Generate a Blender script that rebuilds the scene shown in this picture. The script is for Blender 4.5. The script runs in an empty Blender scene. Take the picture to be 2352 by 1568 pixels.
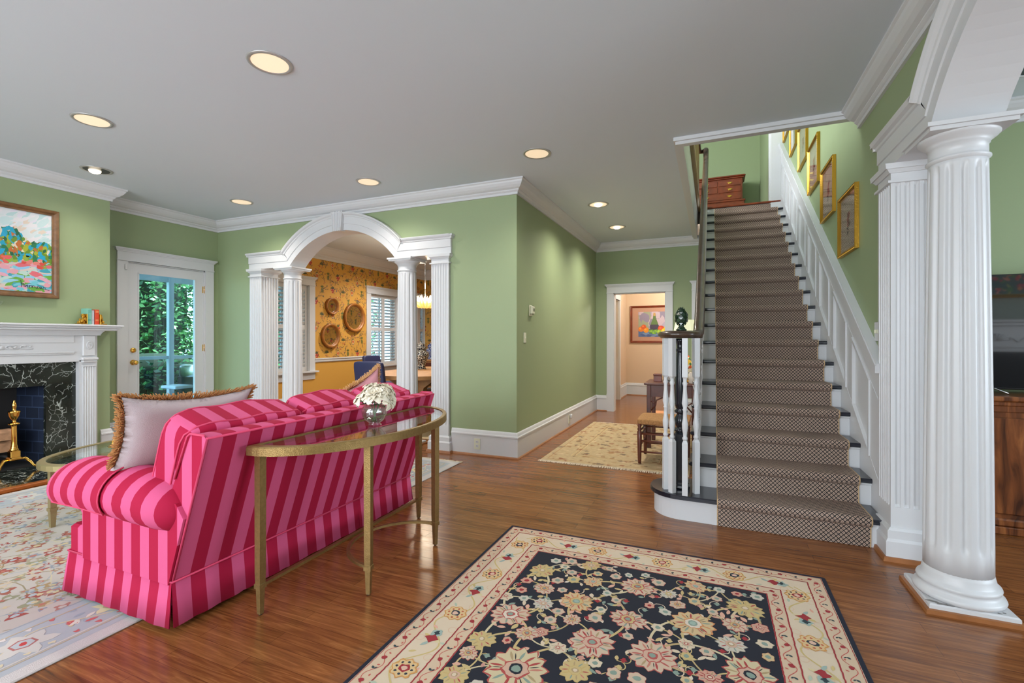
import bpy, math, random
from mathutils import Vector, Matrix
R_ = random.Random(7)
PI = math.pi
sc = bpy.context.scene
COL = sc.collection

# ---------------------------------------------------------------- camera, world, light, exposure
cam_d = bpy.data.cameras.new('camera'); cam = bpy.data.objects.new('camera', cam_d); COL.objects.link(cam)
YAW = math.atan(461/1084)
cam.location = (0, 0, 1.27); cam.rotation_euler = (PI/2, 0, YAW)
cam_d.sensor_width = 36; cam_d.lens = 1084/2352*36; cam_d.shift_y = -7/2352; cam_d.clip_start = .02
sc.camera = cam
sc.view_settings.view_transform = 'Standard'; sc.view_settings.look = 'None'
sc.view_settings.gamma = 1; sc.view_settings.use_curve_mapping = False
sc.view_settings.exposure = 0.18
w = bpy.data.worlds.new('world'); sc.world = w; w.use_nodes = True
bg = w.node_tree.nodes['Background']; bg.inputs[0].default_value = (.62, .82, 1, 1); bg.inputs[1].default_value = 5.0

def area(name, loc, rot, sx, sy, power, col=(1, 1, 1), spread=PI):
    l = bpy.data.lights.new(name, 'AREA'); l.shape = 'RECTANGLE'; l.size = sx; l.size_y = sy; l.energy = power; l.color = col; l.spread = spread
    o = bpy.data.objects.new(name, l); o.location = loc; o.rotation_euler = rot; COL.objects.link(o); return o
def lampo(name, kind, loc, power, col=(1, .93, .85), r=.05, rot=(0, 0, 0), size=2.4, blend=.9):
    l = bpy.data.lights.new(name, kind); l.energy = power; l.color = col; l.shadow_soft_size = r
    if kind == 'SPOT': l.spot_size = size; l.spot_blend = blend
    o = bpy.data.objects.new(name, l); o.location = loc; o.rotation_euler = rot; COL.objects.link(o); return o
sun = bpy.data.lights.new('sun', 'SUN'); sun.energy = 14; sun.angle = .02; sun.color = (1, .95, .85)
so = bpy.data.objects.new('sun', sun); so.rotation_euler = (math.radians(38), 0, math.radians(160)); COL.objects.link(so)
DAY = (.97, .98, 1)
# daylight entering through the windows behind the camera (panes built in wall_back / wall of the right room)
for x in (-5.0, -2.9, -.8):
    area('window_daylight', (x, -2.93, 1.65), (PI/2, 0, 0), 1.5, 1.9, 66, DAY)
area('window_daylight', (5.35, 1.9, 1.6), (PI/2, 0, PI/2), 2.6, 1.9, 60, DAY)
area('window_daylight', (-3.0, 5.7, 4.9), (PI/2, 0, -PI/2), 1.6, 1.6, 300, DAY)  # added area light to brighten the landing, at an unseen window opening

# soft fill lights added behind the camera, with no lamps there
for x, y, z, p in ((-3.9, -2.1, 1.9, 24), (-.3, -2.3, 1.9, 30), (4.4, 1.2, 1.9, 40)):
    lampo('room_lamp', 'POINT', (x, y, z), p, (1, .95, .9), .35)
lampo('back_room_light', 'POINT', (-.4, 9.6, 2.5), 85, (1, .93, .84), .15)  # added unseen point light to brighten the peach room
# ---------------------------------------------------------------- materials
MC = {}
def mat(name, c=(.8, .8, .8), rough=.5, metal=0, spec=.5, bump=0, bscale=60, coat=0, var=0, vscale=5, sheen=0, trans=0, emit=None, es=1):
    if name in MC: return MC[name]
    m = bpy.data.materials.new(name); m.use_nodes = True; nt = m.node_tree; b = nt.nodes['Principled BSDF']
    b.inputs['Base Color'].default_value = (*c, 1); b.inputs['Roughness'].default_value = rough; b.inputs['Metallic'].default_value = metal
    b.inputs['Specular IOR Level'].default_value = spec
    if coat: b.inputs['Coat Weight'].default_value = coat; b.inputs['Coat Roughness'].default_value = .08
    if sheen: b.inputs['Sheen Weight'].default_value = sheen
    if trans: b.inputs['Transmission Weight'].default_value = trans
    if emit: b.inputs['Emission Color'].default_value = (*emit, 1); b.inputs['Emission Strength'].default_value = es
    if bump or var:
        tc = nt.nodes.new('ShaderNodeTexCoord'); n = nt.nodes.new('ShaderNodeTexNoise'); n.inputs['Scale'].default_value = bscale; n.inputs['Detail'].default_value = 4
        nt.links.new(tc.outputs['Object'], n.inputs['Vector'])
        if bump:
            bp = nt.nodes.new('ShaderNodeBump'); bp.inputs['Strength'].default_value = bump; bp.inputs['Distance'].default_value = .01
            nt.links.new(n.outputs['Fac'], bp.inputs['Height']); nt.links.new(bp.outputs['Normal'], b.inputs['Normal'])
        if var:
            n2 = nt.nodes.new('ShaderNodeTexNoise'); n2.inputs['Scale'].default_value = vscale; n2.inputs['Detail'].default_value = 6
            nt.links.new(tc.outputs['Object'], n2.inputs['Vector'])
            mx = ramp(nt, n2.outputs['Fac'], [(.3, [v*(1-var) for v in c]), (.7, [min(1, v*(1+var)) for v in c])])
            nt.links.new(mx, b.inputs['Base Color'])
    MC[name] = m; return m
def ramp(nt, src, stops, interp='LINEAR'):
    r = nt.nodes.new('ShaderNodeValToRGB'); r.color_ramp.interpolation = interp
    e = r.color_ramp.elements
    while len(e) < len(stops): e.new(.5)
    for el, (p, c) in zip(e, stops): el.position = p; el.color = (*c, 1) if len(c) == 3 else c
    nt.links.new(src, r.inputs[0]); return r.outputs[0]
def nodes(name, rough=.5, **k):
    m = mat(name, rough=rough, **k); nt = m.node_tree
    return m, nt, nt.nodes['Principled BSDF'], (lambda t: nt.nodes.new('ShaderNode'+t)), nt.links.new
def mathn(nt, op, a, b=None, c=None):
    n = nt.nodes.new('ShaderNodeMath'); n.operation = op
    for i, v in enumerate((a, b, c)):
        if v is None: continue
        if isinstance(v, (int, float)): n.inputs[i].default_value = v
        else: nt.links.new(v, n.inputs[i])
    return n.outputs[0]
def mixc(nt, f, a, b):
    n = nt.nodes.new('ShaderNodeMix'); n.data_type = 'RGBA'
    for idx, v in ((0, f), (6, a), (7, b)):
        if isinstance(v, (int, float)): n.inputs[idx].default_value = v
        elif isinstance(v, (tuple, list)): n.inputs[idx].default_value = (*v, 1)
        else: nt.links.new(v, n.inputs[idx])
    return n.outputs[2]
def srgb(r, g, b): return tuple(((v/255+.055)/1.055)**2.4 if v > 10 else v/255/12.92 for v in (r, g, b))

GREEN = mat('sage_green_paint', srgb(144, 159, 120), .55, bump=.05, bscale=300)
WHITE = mat('white_trim_paint', (.61, .615, .63), .36)
CEIL = mat('ceiling_paint', (.625, .69, .75), .8)
YELL = mat('ochre_paint', srgb(204, 152, 66), .6)
PEACH = mat('peach_paint', srgb(212, 184, 154), .7)
GREYW = mat('pale_grey_paint', (.62, .66, .66), .7)
GOLD = mat('gold_leaf', srgb(196, 150, 60), .38, 1, bump=.2, bscale=90)
BRASS = mat('polished_brass', srgb(232, 180, 90), .14, 1)
CHAMP = mat('champagne_metal', srgb(146, 120, 76), .4, .85, bump=.25, bscale=250, var=.12, vscale=60)
BLACKT = mat('black_tread_paint', srgb(20, 25, 38), .28, coat=.3)  # navy tint puts the sky's reflection into the black tread colour
NAVYP = mat('dark_newel_paint', srgb(20, 24, 34), .22, coat=.4)
DARKW = mat('dark_stained_wood', srgb(84, 40, 26), .4, var=.3, vscale=14)
RAILW = mat('handrail_wood', srgb(74, 56, 42), .28, var=.3, vscale=10, coat=.3)
MAHOG = mat('mahogany', srgb(116, 46, 20), .28, var=.3, vscale=9, coat=.3)
OAK = mat('pale_oak', srgb(176, 128, 80), .45, var=.2, vscale=12)
FRAMEW = mat('walnut_frame_wood', srgb(108, 74, 40), .45, var=.3, vscale=18)
SHOE = mat('shoe_mould_wood', srgb(150, 96, 55), .4, var=.15, vscale=12)
BLACK = mat('soot_black', (.012, .012, .013), .6)
NAVYF = mat('navy_leather', srgb(38, 44, 82), .5, bump=.1, bscale=120)
CHROME = mat('steel', (.6, .6, .6), .25, 1)
IVORY = mat('ivory_plastic', srgb(214, 214, 190), .4)

def wood_floor():
    m, nt, b, N, L = nodes('oak_strip_floor', rough=.2)
    tc = N('TexCoord'); mp = N('Mapping'); L(tc.outputs['Object'], mp.inputs[0])
    br = N('TexBrick'); L(mp.outputs[0], br.inputs['Vector'])
    br.inputs['Scale'].default_value = 1; br.inputs['Mortar Size'].default_value = .0012; br.inputs['Brick Width'].default_value = .85
    br.inputs['Row Height'].default_value = .083; br.offset = .37; br.inputs['Mortar Smooth'].default_value = .2
    br.inputs['Color1'].default_value = (0, 0, 0, 1); br.inputs['Color2'].default_value = (1, 1, 1, 1); br.inputs['Mortar'].default_value = (.5, .5, .5, 1); br.inputs['Bias'].default_value = 0
    # per-plank shift of the grain
    sx = N('SeparateXYZ'); L(tc.outputs['Object'], sx.inputs[0])
    row = mathn(nt, 'FLOOR', mathn(nt, 'DIVIDE', sx.outputs[1], .083))
    cx = N('CombineXYZ'); L(mathn(nt, 'MULTIPLY_ADD', row, 3.71, mathn(nt, 'MULTIPLY', sx.outputs[0], 2.2)), cx.inputs[0]); L(mathn(nt, 'MULTIPLY', sx.outputs[1], 34), cx.inputs[1]); L(mathn(nt, 'MULTIPLY', row, 1.3), cx.inputs[2])
    n1 = N('TexNoise'); n1.inputs['Scale'].default_value = 1.2; n1.inputs['Detail'].default_value = 8; n1.inputs['Distortion'].default_value = 1.6; L(cx.outputs[0], n1.inputs['Vector'])
    wv = N('TexWave'); wv.inputs['Scale'].default_value = 1.1; wv.inputs['Distortion'].default_value = 14; wv.inputs['Detail'].default_value = 3; wv.inputs['Detail Scale'].default_value = 1.4; wv.bands_direction = 'Y'
    L(cx.outputs[0], wv.inputs['Vector'])
    base = ramp(nt, n1.outputs['Fac'], [(.28, srgb(72, 40, 20)), (.5, srgb(122, 72, 36)), (.75, srgb(164, 110, 62))])
    pl = mixc(nt, mathn(nt, 'MULTIPLY', br.outputs['Color'], .42), base, srgb(166, 108, 62))
    pl2 = mixc(nt, mathn(nt, 'MULTIPLY', wv.outputs['Fac'], .30), pl, srgb(108, 60, 26))
    c = mixc(nt, mathn(nt, 'MULTIPLY', br.outputs['Fac'], .6), pl2, srgb(60, 32, 16))
    L(c, b.inputs['Base Color'])
    L(mathn(nt, 'MULTIPLY_ADD', n1.outputs['Fac'], .14, .15), b.inputs['Roughness'])
    bp = N('Bump'); bp.inputs['Strength'].default_value = .12; bp.inputs['Distance'].default_value = .002; L(br.outputs['Fac'], bp.inputs['Height']); bp.invert = True; L(bp.outputs[0], b.inputs['Normal'])
    return m
FLOOR = wood_floor()

def stripes(name, axis, c1, c2, width=.065, off=0.):
    m, nt, b, N, L = nodes(name, rough=.85, spec=.25)
    tc = N('TexCoord'); sx = N('SeparateXYZ'); L(tc.outputs['Object'], sx.inputs[0])
    v = mathn(nt, 'DIVIDE', mathn(nt, 'ADD', sx.outputs[axis], 50+off), 2*width)
    s = mathn(nt, 'GREATER_THAN', mathn(nt, 'FRACT', v), .5)
    nz = N('TexNoise'); nz.inputs['Scale'].default_value = 500; L(tc.outputs['Object'], nz.inputs['Vector'])
    c = mixc(nt, s, c1, c2); L(c, b.inputs['Base Color'])
    bp = N('Bump'); bp.inputs['Strength'].default_value = .15; bp.inputs['Distance'].default_value = .002; L(nz.outputs['Fac'], bp.inputs['Height']); L(bp.outputs[0], b.inputs['Normal'])
    return m
P1, P2 = srgb(206, 86, 130), srgb(166, 20, 60)
STX = stripes('pink_stripe_fabric_across', 0, P1, P2)
STY = stripes('pink_stripe_fabric_along', 1, P1, P2)
PIPE = mat('pink_piping', srgb(205, 60, 100), .7)

def marble(name):
    m, nt, b, N, L = nodes(name, rough=.12)
    tc = N('TexCoord'); n = N('TexNoise'); n.inputs['Scale'].default_value = 3; n.inputs['Detail'].default_value = 6; L(tc.outputs['Object'], n.inputs['Vector'])
    mx = N('VectorMath'); mx.operation = 'MULTIPLY_ADD'; mx.inputs[1].default_value = (.35, .35, .35); L(n.outputs['Color'], mx.inputs[0]); L(tc.outputs['Object'], mx.inputs[2])
    out = None
    for sc_, wd in ((6, .013), (15, .015)):
        v = N('TexVoronoi'); v.feature = 'DISTANCE_TO_EDGE'; v.inputs['Scale'].default_value = sc_; L(mx.outputs[0], v.inputs['Vector'])
        n2 = N('TexNoise'); n2.inputs['Scale'].default_value = 4+sc_*.3; L(tc.outputs['Object'], n2.inputs['Vector'])
        f = mathn(nt, 'MULTIPLY', mathn(nt, 'LESS_THAN', v.outputs[0], wd), mathn(nt, 'GREATER_THAN', n2.outputs['Fac'], .50))
        out = f if out is None else mathn(nt, 'MAXIMUM', out, f)
    base = ramp(nt, n.outputs['Fac'], [(.35, (.006, .008, .007)), (.7, (.03, .037, .028))])
    L(mixc(nt, out, base, (.42, .46, .43)), b.inputs['Base Color']); return m
MARBLE = marble('black_veined_marble')

def glassm(name, tint=(1, 1, 1), refl=.9, dark=0.0):
    m = bpy.data.materials.new(name); m.use_nodes = True; nt = m.node_tree; nt.nodes.clear(); N = lambda t: nt.nodes.new('ShaderNode'+t); L = nt.links.new
    o = N('OutputMaterial'); t = N('BsdfTransparent'); t.inputs[0].default_value = (*tint, 1); g = N('BsdfGlossy'); g.inputs['Roughness'].default_value = .01; g.inputs[0].default_value = (refl, refl, refl, 1)
    gm = N('NewGeometry'); dp = N('VectorMath'); dp.operation = 'DOT_PRODUCT'; L(gm.outputs['Incoming'], dp.inputs[0]); L(gm.outputs['Normal'], dp.inputs[1]); mx = N('MixShader')
    f5 = mathn(nt, 'POWER', mathn(nt, 'SUBTRACT', 1.0, mathn(nt, 'ABSOLUTE', dp.outputs['Value'])), 5.0)
    L(mathn(nt, 'MINIMUM', mathn(nt, 'MULTIPLY_ADD', f5, .9, .045+dark), 1.0), mx.inputs[0]); L(t.outputs[0], mx.inputs[1]); L(g.outputs[0], mx.inputs[2]); L(mx.outputs[0], o.inputs[0]); return m
GLASS = glassm('window_glass', (.80, .97, 1.0))
TGLASS = glassm('table_glass', (.86, .93, .90), 1, .12)
MIRROR = mat('mirror_silver', (.9, .9, .9), .02, 1)

# ---------------------------------------------------------------- mesh builder
class MB:
    def __init__(s): s.v = []; s.f = []; s.m = []; s.mats = []; s.sm = []; s.uv = {}
    def mi(s, m):
        if m is None: return 0
        if m not in s.mats: s.mats.append(m)
        return s.mats.index(m)
    def face(s, idx, m=None, sm=False): s.f.append(tuple(idx)); s.m.append(s.mi(m)); s.sm.append(sm)
    def poly(s, pts, m=None, sm=False):
        n = len(s.v); s.v += [tuple(p) for p in pts]; s.face(range(n, n+len(pts)), m, sm); return s
    def box(s, x0, x1, y0, y1, z0, z1, m=None):
        if x0 > x1: x0, x1 = x1, x0
        if y0 > y1: y0, y1 = y1, y0
        if z0 > z1: z0, z1 = z1, z0
        n = len(s.v); s.v += [(x, y, z) for z in (z0, z1) for x, y in ((x0, y0), (x1, y0), (x1, y1), (x0, y1))]
        for q in ((0, 3, 2, 1), (4, 5, 6, 7), (0, 1, 5, 4), (1, 2, 6, 5), (2, 3, 7, 6), (3, 0, 4, 7)): s.face([n+i for i in q], m)
        return s
    def bbox(s, x0, x1, y0, y1, z0, z1, b=.006, m=None):      # box with chamfered edges
        if x0 > x1: x0, x1 = x1, x0
        if y0 > y1: y0, y1 = y1, y0
        b = min(b, (x1-x0)/2.01, (y1-y0)/2.01, (z1-z0)/2.01)
        rings = []
        for z, i in ((z0, b), (z0+b, 0), (z1-b, 0), (z1, b)):
            X0, X1, Y0, Y1 = x0+i, x1-i, y0+i, y1-i
            rings.append([(X0+b, Y0, z), (X1-b, Y0, z), (X1, Y0+b, z), (X1, Y1-b, z), (X1-b, Y1, z), (X0+b, Y1, z), (X0, Y1-b, z), (X0, Y0+b, z)])
        s.loft(rings, m, False); return s
    def loft(s, rings, m=None, sm=True, caps=True, closed=True, loop=False):
        n0 = len(s.v); k = len(rings[0])
        for r in rings: s.v += [tuple(p) for p in r]
        R = len(rings)
        for i in range(R if loop else R-1):
            a, b = n0+i*k, n0+((i+1) % R)*k
            for j in range(k if closed else k-1):
                j2 = (j+1) % k; s.face((a+j, a+j2, b+j2, b+j), m, sm)
        if caps and not loop and closed:
            s.face([n0+j for j in range(k)][::-1], m, False); s.face([n0+(R-1)*k+j for j in range(k)], m, False)
        return s
    def lathe(s, prof, cx=0, cy=0, cz=0, n=24, m=None, sm=True, axis='z', sx=1, sy=1, caps=True):
        rings = []
        for r, z in prof:
            ring = []
            for i in range(n):
                a = 2*PI*i/n; p = (r*math.cos(a)*sx, r*math.sin(a)*sy, z)
                if axis == 'x': p = (p[2], p[0], p[1])
                elif axis == 'y': p = (p[1], p[2], p[0])
                ring.append((cx+p[0], cy+p[1], cz+p[2]))
            rings.append(ring)
        return s.loft(rings, m, sm, caps)
    def tube(s, pts, r, n=8, m=None, sm=True, loop=False, caps=True):
        pts = [Vector(p) for p in pts]; rings = []; N = len(pts); up = None
        for i, p in enumerate(pts):
            a = pts[(i-1) % N] if (loop or i > 0) else p; b = pts[(i+1) % N] if (loop or i < N-1) else p
            t = (b-a).normalized()
            if up is None: up = Vector((0, 0, 1)) if abs(t.z) < .9 else Vector((1, 0, 0))
            u = (up - t*up.dot(t)).normalized(); up = u; v = t.cross(u)
            rr = r[i] if isinstance(r, (list, tuple)) else r
            rings.append([p+u*(rr*math.cos(2*PI*k/n+PI/n))+v*(rr*math.sin(2*PI*k/n+PI/n)) for k in range(n)])
        return s.loft(rings, m, sm, caps, loop=loop)
    def prism(s, poly, a, b, axis='z', m=None, sm=False):        # extrude 2D polygon
        def P(u, v, t): return (u, v, t) if axis == 'z' else ((t, u, v) if axis == 'x' else (u, t, v))
        return s.loft([[P(u, v, a) for u, v in poly], [P(u, v, b) for u, v in poly]], m, sm)
    def rbox(s, cx, cy, cz, sx, sy, sz, k=5, n=10, m=None, puff=0, fn=None, my=None):   # rounded cushion, half sizes
        for ax in range(3):
            for sg in (-1, 1):
                base = len(s.v)
                for i in range(n+1):
                    for j in range(n+1):
                        u = math.sin((-1+2*i/n)*PI/2*.98)/math.sin(PI/2*.98); v = math.sin((-1+2*j/n)*PI/2*.98)/math.sin(PI/2*.98)
                        p = [0, 0, 0]; p[ax] = sg; p[(ax+1) % 3] = u; p[(ax+2) % 3] = v*sg
                        q = 1/(sum(abs(t)**k for t in p)**(1/k)); p = [t*q for t in p]
                        pf = 1+puff*(1-u*u)*(1-v*v)
                        p[ax] *= pf
                        P = Vector((cx+p[0]*sx, cy+p[1]*sy, cz+p[2]*sz))
                        if fn: P = fn(P)
                        s.v.append(tuple(P))
                for i in range(n):
                    for j in range(n):
                        a = base+i*(n+1)+j; s.face((a, a+n+1, a+n+2, a+1), my if (my and ax == 1) else m, True)
        return s
    def mesh(s, name):
        me = bpy.data.meshes.new(name); me.from_pydata(s.v, [], s.f)
        for m in s.mats: me.materials.append(m)
        me.polygons.foreach_set('material_index', s.m); me.polygons.foreach_set('use_smooth', s.sm)
        me.update(); return me
    def build(s, name, m=None, parent=None, weld=False, recalc=True):
        if m is not None and not s.mats: s.mats = [m]
        elif m is not None and s.mats and m not in s.mats: s.mats[0:0] = []
        if parent is not None and parent.get('_o') is not None:
            ox, oy, oz = parent['_o']; s.v = [(a-ox, b-oy, c-oz) for a, b, c in s.v]
        me = s.mesh(name)
        if recalc or weld:
            import bmesh
            bm = bmesh.new(); bm.from_mesh(me)
            if weld: bmesh.ops.remove_doubles(bm, verts=bm.verts, dist=1e-5)
            bmesh.ops.recalc_face_normals(bm, faces=bm.faces); bm.to_mesh(me); bm.free()
        o = bpy.data.objects.new(name, me); COL.objects.link(o)
        if parent is not None:
            o.parent = parent
            if parent.get('_o') is not None: o['_o'] = tuple(parent['_o'])
        return o
ROOTS = {}
def thing(name, label, cat, loc=(0, 0, 0), group=None, kind=None):
    o = bpy.data.objects.new(name, None); o.empty_display_size = .1; COL.objects.link(o); o.location = loc; o['_o'] = tuple(float(v) for v in loc)
    tag(o, label, cat, group, kind); return o
def tag(o, label=None, cat=None, group=None, kind=None):
    for k, v in (('label', label), ('category', cat), ('group', group), ('kind', kind)):
        if v: o[k] = v
    return o
def struct(mb, name, m=None, parent=None, label=None, cat=None):
    o = mb.build(name, m, parent)
    if parent is None: o['kind'] = 'structure'
    tag(o, label, cat); return o
def sroot(name, label=None, cat=None):
    o = bpy.data.objects.new(name, None); COL.objects.link(o); o['kind'] = 'structure'; tag(o, label, cat); o['_o'] = (0., 0., 0.); return o
def copy_tree(o, parent=None, loc=None):
    c = o.copy(); COL.objects.link(c); c.parent = parent
    if loc is not None: c.location = loc
    for ch in o.children: copy_tree(ch, c)
    return c
def circ(n, r, cx=0, cy=0, a0=0, a1=2*PI, sx=1, sy=1, end=False):
    k = n if end else n
    return [(cx+r*sx*math.cos(a0+(a1-a0)*i/(n-1 if end else n)), cy+r*sy*math.sin(a0+(a1-a0)*i/(n-1 if end else n))) for i in range(k)]

def moulding(mb, path, prof, m=None, side=1, close=False):
    """sweep prof [(out, z)] along a horizontal path; out is measured to the `side` (+1 = left of travel)"""
    n = len(path); rings = []
    for i, p in enumerate(path):
        p = Vector(p)
        d0 = (p-Vector(path[i-1])).normalized() if (i > 0 or close) else None
        d1 = (Vector(path[(i+1) % n])-p).normalized() if (i < n-1 or close) else None
        d0 = d0 or d1; d1 = d1 or d0
        n0 = Vector((-d0.y, d0.x))*side; n1 = Vector((-d1.y, d1.x))*side
        b = (n0+n1); b = b/max(b.length_squared/2, .05) if b.length > 1e-4 else n0
        rings.append([(p.x+b.x*o, p.y+b.y*o, z) for o, z in prof])
    mb.loft(rings, m, False, loop=close); return mb
H = 2.93
def crown_prof(z=H, s=1):
    pts = [(0, 0), (.115, 0), (.115, -.014), (.104, -.022), (.098, -.038), (.082, -.062), (.060, -.082), (.036, -.094), (.036, -.103), (.027, -.112), (.018, -.118), (.018, -.143), (0, -.143)]
    return [(a*s, z+b*s) for a, b in pts]
def base_prof(h=.276):
    return [(0, 0), (.020, 0), (.020, h-.062), (.026, h-.058), (.026, h-.045), (.019, h-.036), (.013, h-.014), (.008, h-.004), (0, h)]
def shoe_prof(): return [(.0, 0), (.036, 0), (.034, .010), (.028, .018), (.018, .020), (0, .020)]

# ================================================================ THE SETTING
XL, YA, XC, YH, XR = -6.547, 4.593, -1.9, 8.263, .98
XB, YB = -6.15, 3.07           # chimney breast face and its corner
ZU = 3.38                      # upstairs floor
struct(MB().box(-7.0, 6, -3.3, 12.4, -.12, 0, FLOOR), 'floor')
cm = MB()
for x0, x1, y0, y1 in ((-7, -.241, -3.2, 12), (-.241, 6, -3.2, 4.18), (XR+.1, 6, 4.18, 12)): cm.box(x0, x1, y0, y1, H, ZU-.02, CEIL)
struct(cm, 'ceiling')
up = MB().box(-3.2, -.241, 4.18, 10.5, ZU-.02, ZU, RAILW).box(-.241, 2.0, 8.27, 10.5, ZU-.25, ZU, RAILW)
struct(up, 'floor_landing')
struct(MB().box(-3.3, 1.2, 4.0, 10.6, 5.9, 6.0, CEIL), 'ceiling_landing')
struct(MB().box(-3.3, 1.2, 10.4, 10.5, ZU, 5.9, GREEN), 'wall_landing_far')
struct(MB().box(.85, 1.0, 8.36, 10.4, ZU, 5.9, GREEN), 'wall_landing_right')
struct(MB().box(-3.3, 1.2, 3.95, 4.05, ZU-.02, 5.9, GREEN), 'wall_landing_near')
struct(MB().box(-3.3, -3.2, 4.05, 10.4, ZU-.02, 4.05, GREEN).box(-3.3, -3.2, 4.05, 4.9, 4.05, 5.9, GREEN).box(-3.3, -3.2, 6.5, 10.4, 4.05, 5.9, GREEN).box(-3.3, -3.2, 4.9, 6.5, 5.7, 5.9, GREEN), 'wall_landing_left')
struct(MB().bbox(.80, 1.0, 8.24, 8.36, ZU-.2, 5.6, .008, WHITE).bbox(.82, 1.0, 8.225, 8.25, ZU-.2, 5.6, .004, WHITE), 'trim_landing')

# outer left wall with the french door and the two dining windows
WZ0, WZ1 = .70, 2.20
wins = [(5.33, 6.245), (7.874, 8.79), (9.66, 9.9)]
lw = MB(); X0 = XL-.2
lw.box(X0, XL, -3.2, 3.447, 0, H, GREEN); lw.box(X0, XL, 3.447, 4.40, 2.21, H, GREEN); lw.box(X0, XL, 4.40, 4.70, 0, H, GREEN)
struct(lw, "wall_left")
lw = MB(); ys = 4.70
for a, b in wins:
    lw.box(X0, XL, ys, a, 0, H); lw.box(X0, XL, a, b, 0, WZ0); lw.box(X0, XL, a, b, WZ1, H); ys = b
lw.box(X0, XL, ys, 10.1, 0, H)
# wallpaper: ochre ground, painted birds, baskets, leaves and fruit (polygons a hair above the paper)
lw.build('wall_dining_left', YELL)['kind'] = 'structure'
struct(MB().box(X0, XB, -3.2, 1.62, 0, H, GREEN).box(X0, XB, 2.53, YB, 0, H, GREEN).box(X0, XB, 1.62, 2.53, .85, H, GREEN), 'wall_chimney')
# back wall of the living room with three tall windows behind the camera
bw = MB(); xs = -6.6
for xc in (-5.0, -2.9, -.8):
    bw.box(xs, xc-.75, -3.2, -3.0, 0, H); bw.box(xc-.75, xc+.75, -3.2, -3.0, 0, .65); bw.box(xc-.75, xc+.75, -3.2, -3.0, 2.6, H); xs = xc+.75
bw.box(xs, 1.2, -3.2, -3.0, 0, H)
struct(bw, 'wall_back', GREEN)

# ---- arched openings: the same joinery twice (u along the wall, n outwards, z up)
HS, RISE, BAND = .845, .40, .215
RI = (HS*HS+RISE*RISE)/(2*RISE)
def arch_bottom(u, z0, mid):
    """height of the wall's lower edge above the opening (hidden behind the casing)"""
    zc = z0+RISE-RI; r = RI+mid
    if abs(u) >= .92: return z0+mid
    return max(z0+mid, zc+math.sqrt(max(r*r-u*u, 0)))
def arch_wall(mb, put, u0, u1, z0, th, m):
    us = sorted(set([u0, -1.575, -.94]+[-.94+1.88*i/28 for i in range(29)]+[1.575, u1]))
    for a, b in zip(us, us[1:]):
        za = 0 if b <= -1.574 or a >= 1.574 else arch_bottom(a, z0, .1); zb = 0 if b <= -1.574 or a >= 1.574 else arch_bottom(b, z0, .1)
        if za and b > 1.5: zb = z0+.1
        q = [(a, za), (b, zb), (b, H), (a, H)]
        mb.loft([[put(u, 0, z) for u, z in q], [put(u, th, z) for u, z in q]], m, False)
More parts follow.
